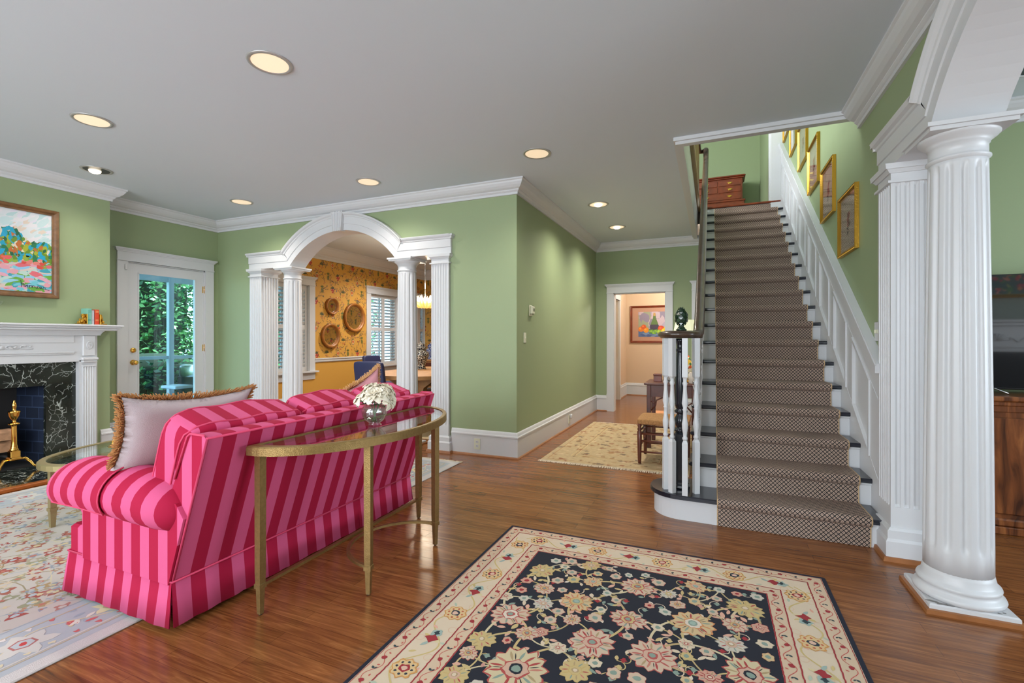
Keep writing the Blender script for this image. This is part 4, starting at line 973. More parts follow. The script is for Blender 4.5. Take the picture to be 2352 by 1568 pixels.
# throw pillows with brush fringe
FRB = mat('tan_brush_fringe', srgb(176, 122, 72), .9)
def throw(label, c, hy, hz, rx, m, fm, lean=0, yaw=0):
    t = thing('throw_pillow', label, 'pillow', (c[0], c[1], .5), 'fringed throw pillows on the pink sofa')
    M_ = Matrix.Translation(c) @ Matrix.Rotation(yaw, 4, 'Z') @ Matrix.Rotation(lean, 4, 'Y') @ Matrix.Rotation(rx, 4, 'X')
    def pos(u, v, s_):
        w_ = (1-abs(u)**2.2)*(1-abs(v)**2.2); th_ = .012+.075*w_**.55
        uu = u*(1-.12*(1-v*v)); vv = v*(1-.20*(1-u*u))
        return M_ @ Vector((s_*th_, uu*hy, vv*hz))
    n = 18; mb = MB()
    for s_ in (-1, 1):
        b0 = len(mb.v)
        for i in range(n+1):
            for j in range(n+1): mb.v.append(tuple(pos(-1+2*i/n, -1+2*j/n, s_)))
        for i in range(n):
            for j in range(n): a = b0+i*(n+1)+j; mb.face((a, a+1, a+n+2, a+n+1), m, True)
    edge = [(-1+2*i/n, -1) for i in range(n)]+[(1, -1+2*i/n) for i in range(n)]+[(1-2*i/n, 1) for i in range(n)]+[(-1, 1-2*i/n) for i in range(n)]
    k0 = len(edge)
    for i in range(k0):
        (u, v), (u2, v2) = edge[i], edge[(i+1) % k0]; mb.poly([pos(u, v, -1), pos(u2, v2, -1), pos(u2, v2, 1), pos(u, v, 1)], m, True)
    mb.build('cover', m, t, weld=True)
    mb = MB()
    for i in range(k0):
        (u, v), (u2, v2) = edge[i], edge[(i+1) % k0]; p0, p1 = (pos(u, v, -1)+pos(u, v, 1))/2, (pos(u2, v2, -1)+pos(u2, v2, 1))/2
        cc = M_ @ Vector((0, 0, 0)); out = ((p0+p1)/2-cc).normalized(); ax = M_.to_3x3() @ Vector((1, 0, 0))
        for j in range(22):
            p = p0.lerp(p1, R_.random())
            if p.z < .68 and p.y < 1.5: continue
            d = (out*R_.uniform(.6, 1.2)+ax*R_.uniform(-.75, .75)+Vector((R_.uniform(-.25, .25),)*3)).normalized(); L_ = R_.uniform(.025, .042)
            s1 = d.cross(Vector((.3, .5, .8))).normalized()*.0028; s2 = d.cross(s1).normalized()*.0028
            mb.loft([[p+s1, p-s1*.5+s2, p-s1*.5-s2], [p+d*L_+s1*.7, p+d*L_-s1*.3+s2*.7, p+d*L_-s1*.3-s2*.7]], fm, True)
    tag(mb.build('brush_fringe', fm, t, recalc=False), 'tan brush fringe', kind='stuff')
LIN = mat('pale_mauve_linen', srgb(186, 174, 178), .9, bump=.25, bscale=350)
throw('pale linen pillow with brown brush fringe, at the near end of the pink sofa', (-2.52, 1.60, .80), .33, .20, -.03, LIN, FRB, lean=.22)
throw('pink and cream pillow with tan fringe, behind the white peonies', (-2.50, 2.86, .745), .25, .23, .38, mat('rose_linen', srgb(206, 150, 160), .9), mat('light_tan_brush_fringe', srgb(206, 160, 110), .9), lean=.22)

# ---------------------------------------------------------------- demilune console
tb = thing('console_table', 'half-oval glass topped console table with gilt metal legs behind the sofa', 'table', (-1.75, 2.18, 0))
TZ = .788; TXB, TYC, TA, TB_ = -1.925, 2.18, .70, .455
def dem(a, b, x0, n=40, off=0): return [(x0+b*math.sin(PI*i/n), TYC-a*math.cos(PI*i/n)) for i in range(n+1)]
outer = dem(TA, TB_, TXB); inner = dem(TA-.045, TB_-.045, TXB+.022)
rings = []
for (x, y), (x2, y2) in zip(outer+[(TXB, TYC+TA*(1-2*i/6)) for i in range(1, 6)], inner+[(TXB+.022, TYC+(TA-.045)*(1-2*i/6)) for i in range(1, 6)]):
    rings.append([(x, y, TZ-.042), (x, y, TZ-.006), (lin(x, x2, .12), lin(y, y2, .12), TZ), (x2, y2, TZ), (x2, y2, TZ-.042)])
MB().loft(rings, CHAMP, False, loop=True).build('rim', CHAMP, tb)
MB().prism(inner, TZ-.012, TZ-.004, m=TGLASS).build('glass_top', TGLASS, tb)
def tleg(x, y, par, top, s_=.0165, rot=0, m=CHAMP):
    def sq(h, z): return [(x+(u*math.cos(rot)-v*math.sin(rot))*h, y+(u*math.sin(rot)+v*math.cos(rot))*h, z) for u, v in ((-1, -1), (1, -1), (1, 1), (-1, 1))]
    mb = MB().loft([sq(s_*.62, .006), sq(s_*.8, .12), sq(s_*.8, .122), sq(s_*1.12, .124), sq(s_*1.12, .145), sq(s_*.92, .148), sq(s_, .2), sq(s_*1.05, top)], m, False)
    l = mb.build('leg', m, par); MB().lathe([(.006, 0), (.008, .001), (.008, .006), (0, .007)], x, y, 0, 10, BLACK).build('foot_pad', CHROME, l)
LEG = [(-1.915, 1.545, 0), (-1.915, 2.815, 0), (-1.570, 1.875, .25), (-1.570, 2.485, -.25)]
for x, y, r in LEG: tleg(x, y, tb, TZ-.042, .0165, r)
MB().box(-1.925, -1.905, 1.56, 2.80, .128, .142, CHAMP).build('stretcher', CHAMP, tb)
rings = [[(-1.572-r*math.sin(a), 2.18-r*math.cos(a), z) for r, z in ((.290, .128), (.308, .128), (.308, .142), (.290, .142))] for a in [PI*i/28 for i in range(29)]]
MB().loft(rings, CHAMP, False).build('curved_stretcher', CHAMP, tb)

# cut glass vase with peonies
VX, VY, VZ = -1.745, 2.135, TZ-.0035
vs = thing('glass_vase', 'round cut-glass vase on the glass console, holding white peonies', 'vase', (VX, VY, VZ))
CUT = glassm('cut_crystal', (.95, .97, .96), 1, .05)
prof = [(.0, .002), (.034, .002), (.036, .006), (.030, .012), (.036, .018), (.056, .036), (.067, .058), (.070, .078), (.066, .098), (.054, .116), (.047, .124), (.046, .132), (.052, .138)]
rings = []
for r, z in prof:
    rings.append([(VX+r*(1+(.035*((j+int(z*90)) % 2) if .03 < z < .115 else 0))*math.cos(2*PI*j/32), VY+r*(1+(.035*((j+int(z*90)) % 2) if .03 < z < .115 else 0))*math.sin(2*PI*j/32), VZ+z) for j in range(32)])
MB().loft(rings, CUT, False, caps=False).loft([[(VX+(x-VX)*.92, VY+(y-VY)*.92, VZ+(z-VZ)*.97+.003) for x, y, z in r] for r in rings[3:]], CUT, True, caps=False).build('bowl', CUT, vs)
MB().lathe([(0, .012), (.030, .016), (.05, .038), (.060, .06), (.062, .078), (.058, .094), (0, .095)], VX, VY, VZ, 24, glassm('water', (.86, .94, .9), 1, .02)).build('water', None, vs)
PET = mat('peony_petal', srgb(236, 226, 206), .7, var=.06, vscale=30); LEAFM = mat('peony_leaf', srgb(44, 84, 46), .5); STEM = mat('peony_stem', srgb(76, 104, 60), .5)
def peony(label, c, r, tiltv, leafs):
    t = thing('peony', label, 'flower', c, 'white peonies in the cut glass vase')
    C_ = Vector(c); ax = Vector(tiltv).normalized(); u0 = ax.orthogonal().normalized(); v0 = ax.cross(u0); mb = MB()
    for lay, (n, op, sz) in enumerate(((5, .2, .50), (7, .45, .62), (8, .75, .74), (9, 1.0, .86), (9, 1.3, .95), (9, 1.65, 1.0))):
        for i in range(n):
            a = 2*PI*(i+.37*lay)/n+R_.uniform(-.2, .2); dirr = u0*math.cos(a)+v0*math.sin(a); tang = ax.cross(dirr); opn = op+R_.uniform(-.15, .15); b0 = len(mb.v); R2 = r*sz*R_.uniform(.9, 1.1); ph = R_.uniform(0, 6)
            for p in range(6):
                tt = p/5; th_ = opn*(.35+.75*tt)          # petal curls outwards from a cupped base
                for q in range(7):
                    s_ = -1+q/3
                    rad = r*.10+R2*tt*math.sin(th_)*.95; hgt = R2*(tt*math.cos(th_)*.9+.30*math.sin(PI*tt)*.4)
                    wd = R2*.48*math.sin(PI*(.12+.84*tt))**.6
                    P = C_+dirr*(rad-abs(s_)**2*R2*.10*(1-.5*tt))+tang*(s_*wd)+ax*(hgt-r*.42+(p > 3)*.05*r*math.sin(q*2.1+ph)+abs(s_)**2*r*.06)
                    mb.v.append(tuple(P))
            for p in range(5):
                for q in range(6): k_ = b0+p*7+q; mb.face((k_, k_+1, k_+8, k_+7), PET, True)
    mb.build('petals', PET, t, recalc=False)
    base = C_-ax*r*.3; foot = Vector((VX+(C_.x-VX)*-.15, VY+(C_.y-VY)*-.15, VZ+.02)); neck = Vector((VX+(C_.x-VX)*.35, VY+(C_.y-VY)*.35, VZ+.13))
    MB().tube([base, neck, neck.lerp(foot, .5), foot], .0028, 6, STEM).build('stem', STEM, t)
    mb = MB()
    for k_ in range(leafs):
        a = R_.uniform(0, 6.28); d = Vector((math.cos(a), math.sin(a), R_.uniform(-.1, .5))).normalized(); s_ = d.cross(Vector((0, 0, 1))).normalized(); p = neck+Vector((0, 0, R_.uniform(-.03, .015)))
        L_ = R_.uniform(.04, .07); mb.v += [tuple(p), tuple(p+d*L_*.5+s_*.014), tuple(p+d*L_+Vector((0, 0, -.01))), tuple(p+d*L_*.5-s_*.014)]; k2 = len(mb.v); mb.face((k2-4, k2-3, k2-2, k2-1), LEAFM)
    mb.build('leaves', LEAFM, t, recalc=False)
peony('white peony bloom leaning left out of the vase', (VX-.064, VY-.038, VZ+.172), .064, (-.6, -.35, .8), 3)
peony('white peony bloom at the front centre of the bunch', (VX+.020, VY-.034, VZ+.190), .066, (.1, -.5, 1), 3)
peony('white peony bloom drooping at the right of the bunch', (VX+.086, VY+.032, VZ+.158), .066, (.8, .2, .35), 3)
peony('white peony bloom at the top of the bunch, behind the front one', (VX-.020, VY+.024, VZ+.220), .062, (-.1, .2, 1), 2)
peony('white peony bloom at the back of the bunch', (VX+.034, VY+.075, VZ+.200), .060, (.3, .7, .8), 2)

# oval coffee table beyond the sofa arm
ct = thing('coffee_table', 'oval glass topped coffee table with gilt rim, between sofa and fireplace', 'table', (-4.05, 2.4, 0))
CZ = .44; cxy = (-4.06, 2.40); n = 56
rings = []
for i in range(n):
    a = 2*PI*i/n; o = (cxy[0]+.47*math.cos(a), cxy[1]+.76*math.sin(a)); i_ = (cxy[0]+.43*math.cos(a), cxy[1]+.715*math.sin(a))
    rings.append([(o[0], o[1], CZ-.04), (o[0], o[1], CZ-.006), (lin(o[0], i_[0], .15), lin(o[1], i_[1], .15), CZ), (i_[0], i_[1], CZ), (i_[0], i_[1], CZ-.04)])
CH2 = mat('pale_champagne_metal', srgb(176, 160, 118), .4, .8, bump=.2, bscale=250)
MB().loft(rings, CH2, False, loop=True).build('rim', CH2, ct)
MB().prism([(r[3][0], r[3][1]) for r in rings], CZ-.012, CZ-.004, m=TGLASS).build('glass_top', TGLASS, ct)
for x, y in ((-4.06, 1.70), (-4.06, 3.10), (-4.48, 2.4), (-3.64, 2.4)):
    MB().loft([[(x+u*h, y+v*h, z) for u, v in ((-1, -1), (1, -1), (1, 1), (-1, 1))] for z, h in ((.0102, .012), (.12, .017), (.121, .022), (.14, .022), (.141, .017), (CZ-.04, .018))], CH2, False).build('leg', CH2, ct)
orn = thing('brass_ornament', 'small brass openwork ornament on the oval glass table', 'ornament', (-4.02, 2.08, CZ-.0035))
m_ = MB(); oz = CZ-.003
m_.lathe([(0, 0), (.03, .001), (.03, .006), (.008, .010), (.006, .025)], -4.02, 2.08, oz, 16, BRASS)
for a in (0, .8, 1.6, 2.4): m_.tube([(-4.02+.055*math.cos(t)*math.cos(a), 2.08+.055*math.cos(t)*math.sin(a), oz+.062+.045*math.sin(t)) for t in [2*PI*i/24 for i in range(24)]], .004, 6, BRASS, loop=True)
m_.tube([(-4.02+.075*math.cos(t), 2.08+.075*math.sin(t), oz+.045) for t in [2*PI*i/28 for i in range(28)]], .004, 6, BRASS, loop=True)
m_.build('rings', BRASS, orn)

# ---------------------------------------------------------------- fireplace
mt = thing('mantelpiece', 'white carved mantelpiece around the black marble fireplace', 'mantel', (-6.05, 2.05, 0))
ML, MR = 1.24, 2.91; FX = -6.06
m_ = MB(); m_.bbox(XB+.001, -5.935, 1.09, 3.10, 1.395, 1.415, .004).bbox(XB+.001, -5.950, 1.105, 3.085, 1.375, 1.396, .006).bbox(XB+.001, -5.965, 1.12, 3.06, 1.352, 1.376, .008)
for i, (o, z) in enumerate(((.075, 1.340), (.06, 1.328), (.05, 1.316), (.042, 1.302))): m_.box(XB+.001, FX+o-.01, ML-o*.6+.02, MR+o*.5-.005, z, z+.014)
m_.build('shelf', WHITE, mt)
m_ = MB(); m_.box(XB+.001, FX, ML, MR, 1.03, 1.305).bbox(XB+.001, FX+.012, ML+.2, MR-.2, 1.105, 1.125, .004).bbox(XB+.001, FX+.022, ML+.2, MR-.2, 1.12, 1.135, .004).bbox(FX-.01, FX+.008, ML+.2, MR-.2, 1.225, 1.305, .003)
m_.build('frieze', WHITE, mt)
for y0, y1 in ((ML, ML+.155), (MR-.155, MR)):
    m_ = MB().box(XB+.001, FX, y0, y1, .03, 1.04)
    yc = (y0+y1)/2-(.0 if y0 > 2 else 0)
    ps = [(FX-.01, yc-.052)]+[(FX+.022-(.008*math.sin(PI*((q % 8)/7)) if q % 8 not in (0, 7) else 0), yc-.052+.104*q/39) for q in range(40)]+[(FX-.01, yc+.052)]
    m_.prism(ps, .135, .975, m=WHITE).bbox(FX-.01, FX+.034, yc-.062, yc+.062, .03, .115, .004).bbox(FX-.01, FX+.030, yc-.058, yc+.058, .115, .14, .008)
    m_.bbox(FX-.01, FX+.030, yc-.058, yc+.058, .975, .990, .004).bbox(FX-.01, FX+.036, yc-.064, yc+.064, 1.02, 1.04, .005).bbox(FX-.01, FX+.046, yc-.074, yc+.074, 1.04, 1.075, .010).bbox(FX-.01, FX+.020, yc-.052, yc+.052, 1.09, 1.30, .004)
    m_.lathe([(.0, .006), (.030, .006), (.034, .004), (.034, .010), (.040, .010), (.044, 0)], FX+.018, yc, 1.20, 28, WHITE, axis='x', sx=.62, sy=1).lathe([(0, .010), (.008, .008), (.010, 0)], FX+.022, yc, 1.20, 12, WHITE, axis='x')
    m_.build('pilaster', WHITE, mt)
m_ = MB()
for s_ in (-1, 1):
    for k in range(3):
        yc = 2.075+s_*(.07+.10*k); m_.tube([(FX+.008, yc+s_*.05*math.cos(t)*(.5+t/7), 1.19+.020*math.sin(t)*(.4+t/6)) for t in [i*.5 for i in range(12)]], [.006-.0003*i for i in range(12)], 6, WHITE)
        for q in range(4): m_.rbox(FX+.006, yc+jit(0, .03), 1.185+jit(0, .018), .006, .011, .007, 3, 4, WHITE)
m_.rbox(FX+.008, 2.075, 1.2, .01, .04, .03, 3, 6, WHITE)
m_.build('carved_applique', WHITE, mt)
sm = thing('fireplace_surround', 'black veined marble surround inside the white mantelpiece', 'fireplace', (-6.12, 2.075, 0))
MB().box(XB-.02, XB+.022, 1.395, 2.755, .80, 1.03, MARBLE).build('lintel', MARBLE, sm)
for a, b in ((1.395, 1.635), (2.515, 2.755)): MB().box(XB-.02, XB+.022, a, b, .03, .798, MARBLE).build('jamb', MARBLE, sm)
def firebrick():
    m, nt, b, N, L = nodes('blue_black_firebrick', rough=.7)
    tc = N('TexCoord'); s_ = N('SeparateXYZ'); L(tc.outputs['Object'], s_.inputs[0]); c = N('CombineXYZ'); L(mathn(nt, 'ADD', s_.outputs[0], s_.outputs[1]), c.inputs[0]); L(s_.outputs[2], c.inputs[1])
    br = N('TexBrick'); L(c.outputs[0], br.inputs['Vector']); br.inputs['Scale'].default_value = 1; br.inputs['Brick Width'].default_value = .2; br.inputs['Row Height'].default_value = .115; br.inputs['Mortar Size'].default_value = .005
    br.inputs['Color1'].default_value = (*srgb(17, 29, 50), 1); br.inputs['Color2'].default_value = (*srgb(25, 39, 66), 1); br.inputs['Mortar'].default_value = (*srgb(48, 64, 94), 1)
    L(br.outputs[0], b.inputs['Base Color']); return m
FB = firebrick()
m_ = MB(); m_.poly([(XB-.02, 2.53, .02), (-6.54, 2.455, .02), (-6.54, 2.455, .9), (XB-.02, 2.53, .9)], FB).poly([(XB-.02, 1.62, .02), (-6.54, 1.71, .02), (-6.54, 1.71, .9), (XB-.02, 1.62, .9)], FB)
m_.poly([(-6.54, 1.71, .02), (-6.54, 2.455, .02), (-6.54, 2.455, .9), (-6.54, 1.71, .9)], BLACK); m_.poly([(XB-.02, 1.62, .845), (-6.54, 1.71, .845), (-6.54, 2.455, .845), (XB-.02, 2.53, .845)], BLACK)
m_.box(-6.54, XB-.02, 1.62, 2.53, .0, .03, BLACK)
m_.build('firebox', FB, sm, recalc=False)
ht = thing('hearth', 'black marble hearth slab with oak border before the fireplace', 'hearth', (-5.75, 2.075, 0))
MB().bbox(-6.10, -5.40, 1.17, 2.92, 0, .028, .003, MARBLE).build('slab', MARBLE, ht)
HW = mat('hearth_oak', srgb(160, 88, 38), .3, var=.2, vscale=14)
MB().bbox(-5.40, -5.335, 1.105, 2.985, 0, .033, .006, HW).bbox(-6.08, -5.40, 2.92, 2.985, 0, .033, .006, HW).bbox(-6.08, -5.40, 1.105, 1.17, 0, .033, .006, HW).build('oak_border', HW, ht)
ad = thing('andiron', 'polished brass andiron with urn finial standing on the hearth', 'andiron', (-6.0, 2.235, .028))
ax_, ay_ = -6.00, 2.235
m_ = MB(); m_.bbox(ax_-.045, ax_+.045, ay_-.045, ay_+.045, .135, .165, .008).bbox(ax_-.035, ax_+.035, ay_-.035, ay_+.035, .16, .225, .006)
m_.lathe([(.030, .22), (.034, .235), (.026, .245), (.026, .26), (.021, .28), (.019, .45), (.022, .462), (.040, .47), (.042, .478), (.022, .488), (.012, .498), (.014, .51), (.026, .525), (.036, .55), (.040, .575), (.044, .585), (.043, .592), (.016, .598), (.013, .61), (.018, .64), (.014, .665), (.006, .68), (.009, .686), (0, .695)], ax_, ay_, 0, 20, BRASS)
m_.build('post', BRASS, ad)
for s_ in (-1, 1):
    MB().tube([(ax_, ay_+s_*.03, .145), (ax_+.01, ay_+s_*.075, .14), (ax_+.03, ay_+s_*.105, .10), (ax_+.045, ay_+s_*.12, .065), (ax_+.06, ay_+s_*.150, .047)], [.013, .014, .012, .010, .013], 10, BRASS).lathe([(0, -.016), (.012, -.012), (.016, 0), (.012, .012), (0, .016)], ax_+.06, ay_+s_*.155, .044, 12, BRASS).build('leg', BRASS, ad)
MB().tube([(ax_-.03, ay_, .15), (ax_-.45, ay_, .15), (ax_-.47, ay_, .05)], .012, 6, BLACK).build('log_rest', BLACK, ad)
WOOD = mat('split_oak_log', srgb(186, 142, 108), .85, bump=.4, bscale=40, var=.25, vscale=20); BARK = mat('bark', srgb(82, 62, 50), .95, bump=.6, bscale=30)
for (y0, y1, x, z, r, lb) in ((1.66, 2.315, -6.28, .235, .065, 'pale split log at the bottom of the stack behind the andiron'), (1.66, 2.305, -6.24, .345, .058, 'pale split log resting across the lower one in the fireplace'), (1.70, 2.22, -6.30, .445, .045, 'small split log topmost of the stack in the fireplace')):
    l = thing('firewood_log', lb, 'log', (x, (y0+y1)/2, z-r), 'logs stacked in the fireplace'); pl = [(-1, -.75), (.95, -.8), (1.05, .5), (.5, .9), (-.6, .95), (-1.05, .3)]
    MB().loft([[(x+a*r*s_, y, z+b*r*s_) for a, b in pl] for y, s_ in ((y0, .97), (y0+.01, 1), (y1-.01, 1), (y1, .97))], WOOD, False).build('split_wood', WOOD, l)
    MB().loft([[(x+a*r*1.02, y, z+b*r*1.02) for a, b in ((-1.05, .3), (-1, -.75), (.95, -.8), (.9, -.68), (-.94, -.64), (-1, .3))] for y in (y0+.02, y1-.02)], BARK, False).build('bark', BARK, l)

# painting over the mantel
def frame(par, tf, u0, u1, v0, v1, w_, d, m, prof=((0, 0), (0, 1), (.25, .8), (.45, .95), (.8, .55), (1, .45), (1, 0)), name='frame'):
    rings = [[tf(lin(c[0], c[0]+w_*sx_, a), lin(c[1], c[1]+w_*sy_, a), d*b) for a, b in prof] for c, sx_, sy_ in (((u0, v0), 1, 1), ((u1, v0), -1, 1), ((u1, v1), -1, -1), ((u0, v1), 1, -1))]
    return MB().loft(rings, m, False, loop=True).build(name, m, par)
pt = thing('painting', 'colourful abstract garden painting in a wooden frame above the mantel', 'painting', (XB, 2.0, 2.11))
tp = lambda u, v, h: (XB+.001+h, u, v)
PU0, PU1, PV0, PV1 = 1.38, 2.615, 1.672, 2.555
frame(pt, tp, PU0, PU1, PV0, PV1, .052, .045, FRAMEW, ((0, 0), (0, .8), (.15, 1), (.5, .9), (.75, .6), (1, .55), (1, 0)))
A = Art(lambda u, v, h: (XB+.012+h, u, v), 'oil_paint', .5, .0005); A.clip = (PU0+.05, PU1-.05, PV0+.05, PV1-.05)
a0, a1, b0, b1 = A.clip; A.rect(a0, a1, b0, b1, (204, 208, 212), 0)
HT = b1-b0
def dab(x, y, L_, w_, rot, c, lay): A.blob(x, y, L_*.55, c, lay, 11, .28, sy=min(.8, w_*2.2/L_+.06), rot=rot)
for k in range(260): dab(R_.uniform(a0, a1), R_.uniform(b0+HT*.55, b1), R_.uniform(.05, .12), R_.uniform(.008, .018), R_.uniform(.3, 1.0), R_.choice(((198, 206, 208), (182, 204, 206), (212, 208, 212), (206, 202, 214), (170, 198, 200), (206, 190, 176))), 1+k % 4)
for k in range(700): dab(R_.uniform(a0, a1), b0+HT*R_.uniform(0, .42), R_.uniform(.04, .12), R_.uniform(.008, .02), R_.uniform(-.4, .4), R_.choice(((212, 156, 172), (110, 188, 200), (140, 190, 214), (206, 100, 110), (100, 160, 60), (206, 186, 176), (60, 150, 166), (212, 150, 160), (176, 200, 190), (130, 180, 210))), 3+k % 5)
for k in range(700):
    x = R_.uniform(a0, a1); top = .62+.10*math.sin(x*9)+.06*math.sin(x*23); y = b0+HT*R_.uniform(.40, top)
    dab(x, y, R_.uniform(.03, .08), R_.uniform(.008, .016), R_.uniform(.9, 2.2), R_.choice(((96, 128, 30), (150, 160, 40), (24, 148, 176), (30, 110, 70), (176, 98, 40), (206, 196, 176), (20, 90, 60), (110, 150, 50), (30, 150, 190))), 8+k % 5)
for k in range(60): dab(R_.uniform(a0, a1), b0+HT*R_.uniform(.32, .42), R_.uniform(.03, .06), .012, R_.uniform(-.3, .3), R_.choice(((214, 90, 84), (196, 70, 60), (206, 120, 110), (130, 160, 60))), 13)
# signature
sg = [[(0, .055), (.006, 0)], [(0, .025), (.02, .03), (.022, .005)], [(.034, .02), (.028, .004), (.042, .022), (.044, .003)], [(.052, .02), (.054, .003), (.056, .018), (.066, .022)], [(.070, .02), (.072, .003), (.074, .018), (.084, .022)], [(.09, .02), (.092, .004)], [(.112, .02), (.102, .014), (.112, .006), (.098, .0)], [(.13, .018), (.12, .012), (.126, .002), (.136, .01), (.13, .018)], [(.142, .002), (.146, .018), (.156, .014), (.160, .0), (.185, -.004)]]
for s_ in sg: A.line([(a1-.235+x*1.15, b0+.045+y*1.2-x*.06) for x, y in s_], .0045, (14, 30, 60), 16)
A.mb.build('canvas', None, pt, recalc=False)
# mantel ornaments
SZ = 1.4155
for nm, lb, y0, y1, h_, d0, c, sp_ in (('book', 'teal hardback book between the gilt bookends on the mantel', 2.795, 2.833, .168, .115, (120, 178, 160), (60, 130, 116)), ('book', 'grey hardback book between the teal and the red books', 2.835, 2.857, .150, .11, (186, 186, 192), (150, 150, 160)), ('book', 'red hardback book beside the right gilt bookend', 2.860, 2.898, .160, .115, (206, 66, 34), (206, 66, 34))):
    t = thing(nm, lb, 'book', (-6.0, (y0+y1)/2, SZ), 'books between the gilt bookends'); cm_ = mat('book_%d' % c[0], srgb(*c), .5); xa, xb = -6.115, -6.115+d0
    MB().box(xa, xb, y0, y0+.003, SZ, SZ+h_).box(xa, xb, y1-.003, y1, SZ, SZ+h_).bbox(xb-.004, xb+.002, y0, y1, SZ, SZ+h_, .002).build('cover', cm_, t)
    MB().box(xa+.004, xb-.004, y0+.003, y1-.003, SZ+.003, SZ+h_-.004).build('pages', mat('paper', srgb(226, 216, 196), .8), t)
    k = Art(lambda u, v, h: (xb+.0022+h, u, v), 'foil', .4, .0002)
    for q in (.14, .128, .05, .04): k.rect(y0+.006, y1-.006, SZ+q, SZ+q+.005, sp_ if c != (206, 66, 34) else (226, 170, 110), 1)
    k.mb.build('spine_print', None, t, recalc=False)
for y, s_, lb in ((2.793, -1, 'gilt leafy bookend left of the teal book'), (2.90, 1, 'gilt leafy bookend right of the red book')):
    t = thing('bookend', lb, 'bookend', (-6.03, y, SZ), 'gilt bookends on the mantel')
    MB().bbox(-6.09, -5.985, min(y, y+s_*.065), max(y, y+s_*.065), SZ, SZ+.010, .003).bbox(-6.09, -5.985, min(y, y+s_*.006), max(y, y+s_*.006), SZ, SZ+.11, .002).build('base', GOLD, t)
    m_ = MB()
    for k in range(26):
        q = R_.random(); m_.rbox(-6.03+jit(0, .035), y+s_*(.012+.045*(1-q)*R_.random()), SZ+.015+.085*q, .012, .011, .015, 2.4, 4, GOLD)
    m_.build('leaves', GOLD, t)
gb = thing('glass_bowl', 'clear glass bowl holding a gilt ornament, at the left of the mantel', 'bowl', (-6.03, 2.07, SZ))
MB().lathe([(.05, 0), (.05, .006), (.012, .014), (.010, .10), (.02, .125), (.06, .14), (.095, .165), (.11, .195)], -6.03, 2.07, SZ, 28, CUT, caps=False).build('bowl', CUT, gb)
bb_ = thing('gilt_ball', 'brown and gold filigree ball resting in the mantel glass bowl', 'ornament', (-6.03, 2.07, SZ+.14))
MB().rbox(-6.03, 2.07, SZ+.205, .068, .068, .062, 2, 8, mat('tortoise', srgb(110, 70, 40), .4, var=.5, vscale=30)).build('ball', None, bb_)
m_ = MB()
for k in range(9): a, b = R_.uniform(0, 6), R_.uniform(0, 3); m_.tube([(-6.03+.07*math.cos(t)*math.cos(a), 2.07+.07*math.cos(t)*math.sin(a)*math.cos(b), SZ+.205+.064*(math.sin(t)*math.cos(b*.5))) for t in [2*PI*i/20 for i in range(20)]], .003, 5, GOLD, loop=True)
m_.build('filigree', GOLD, bb_)

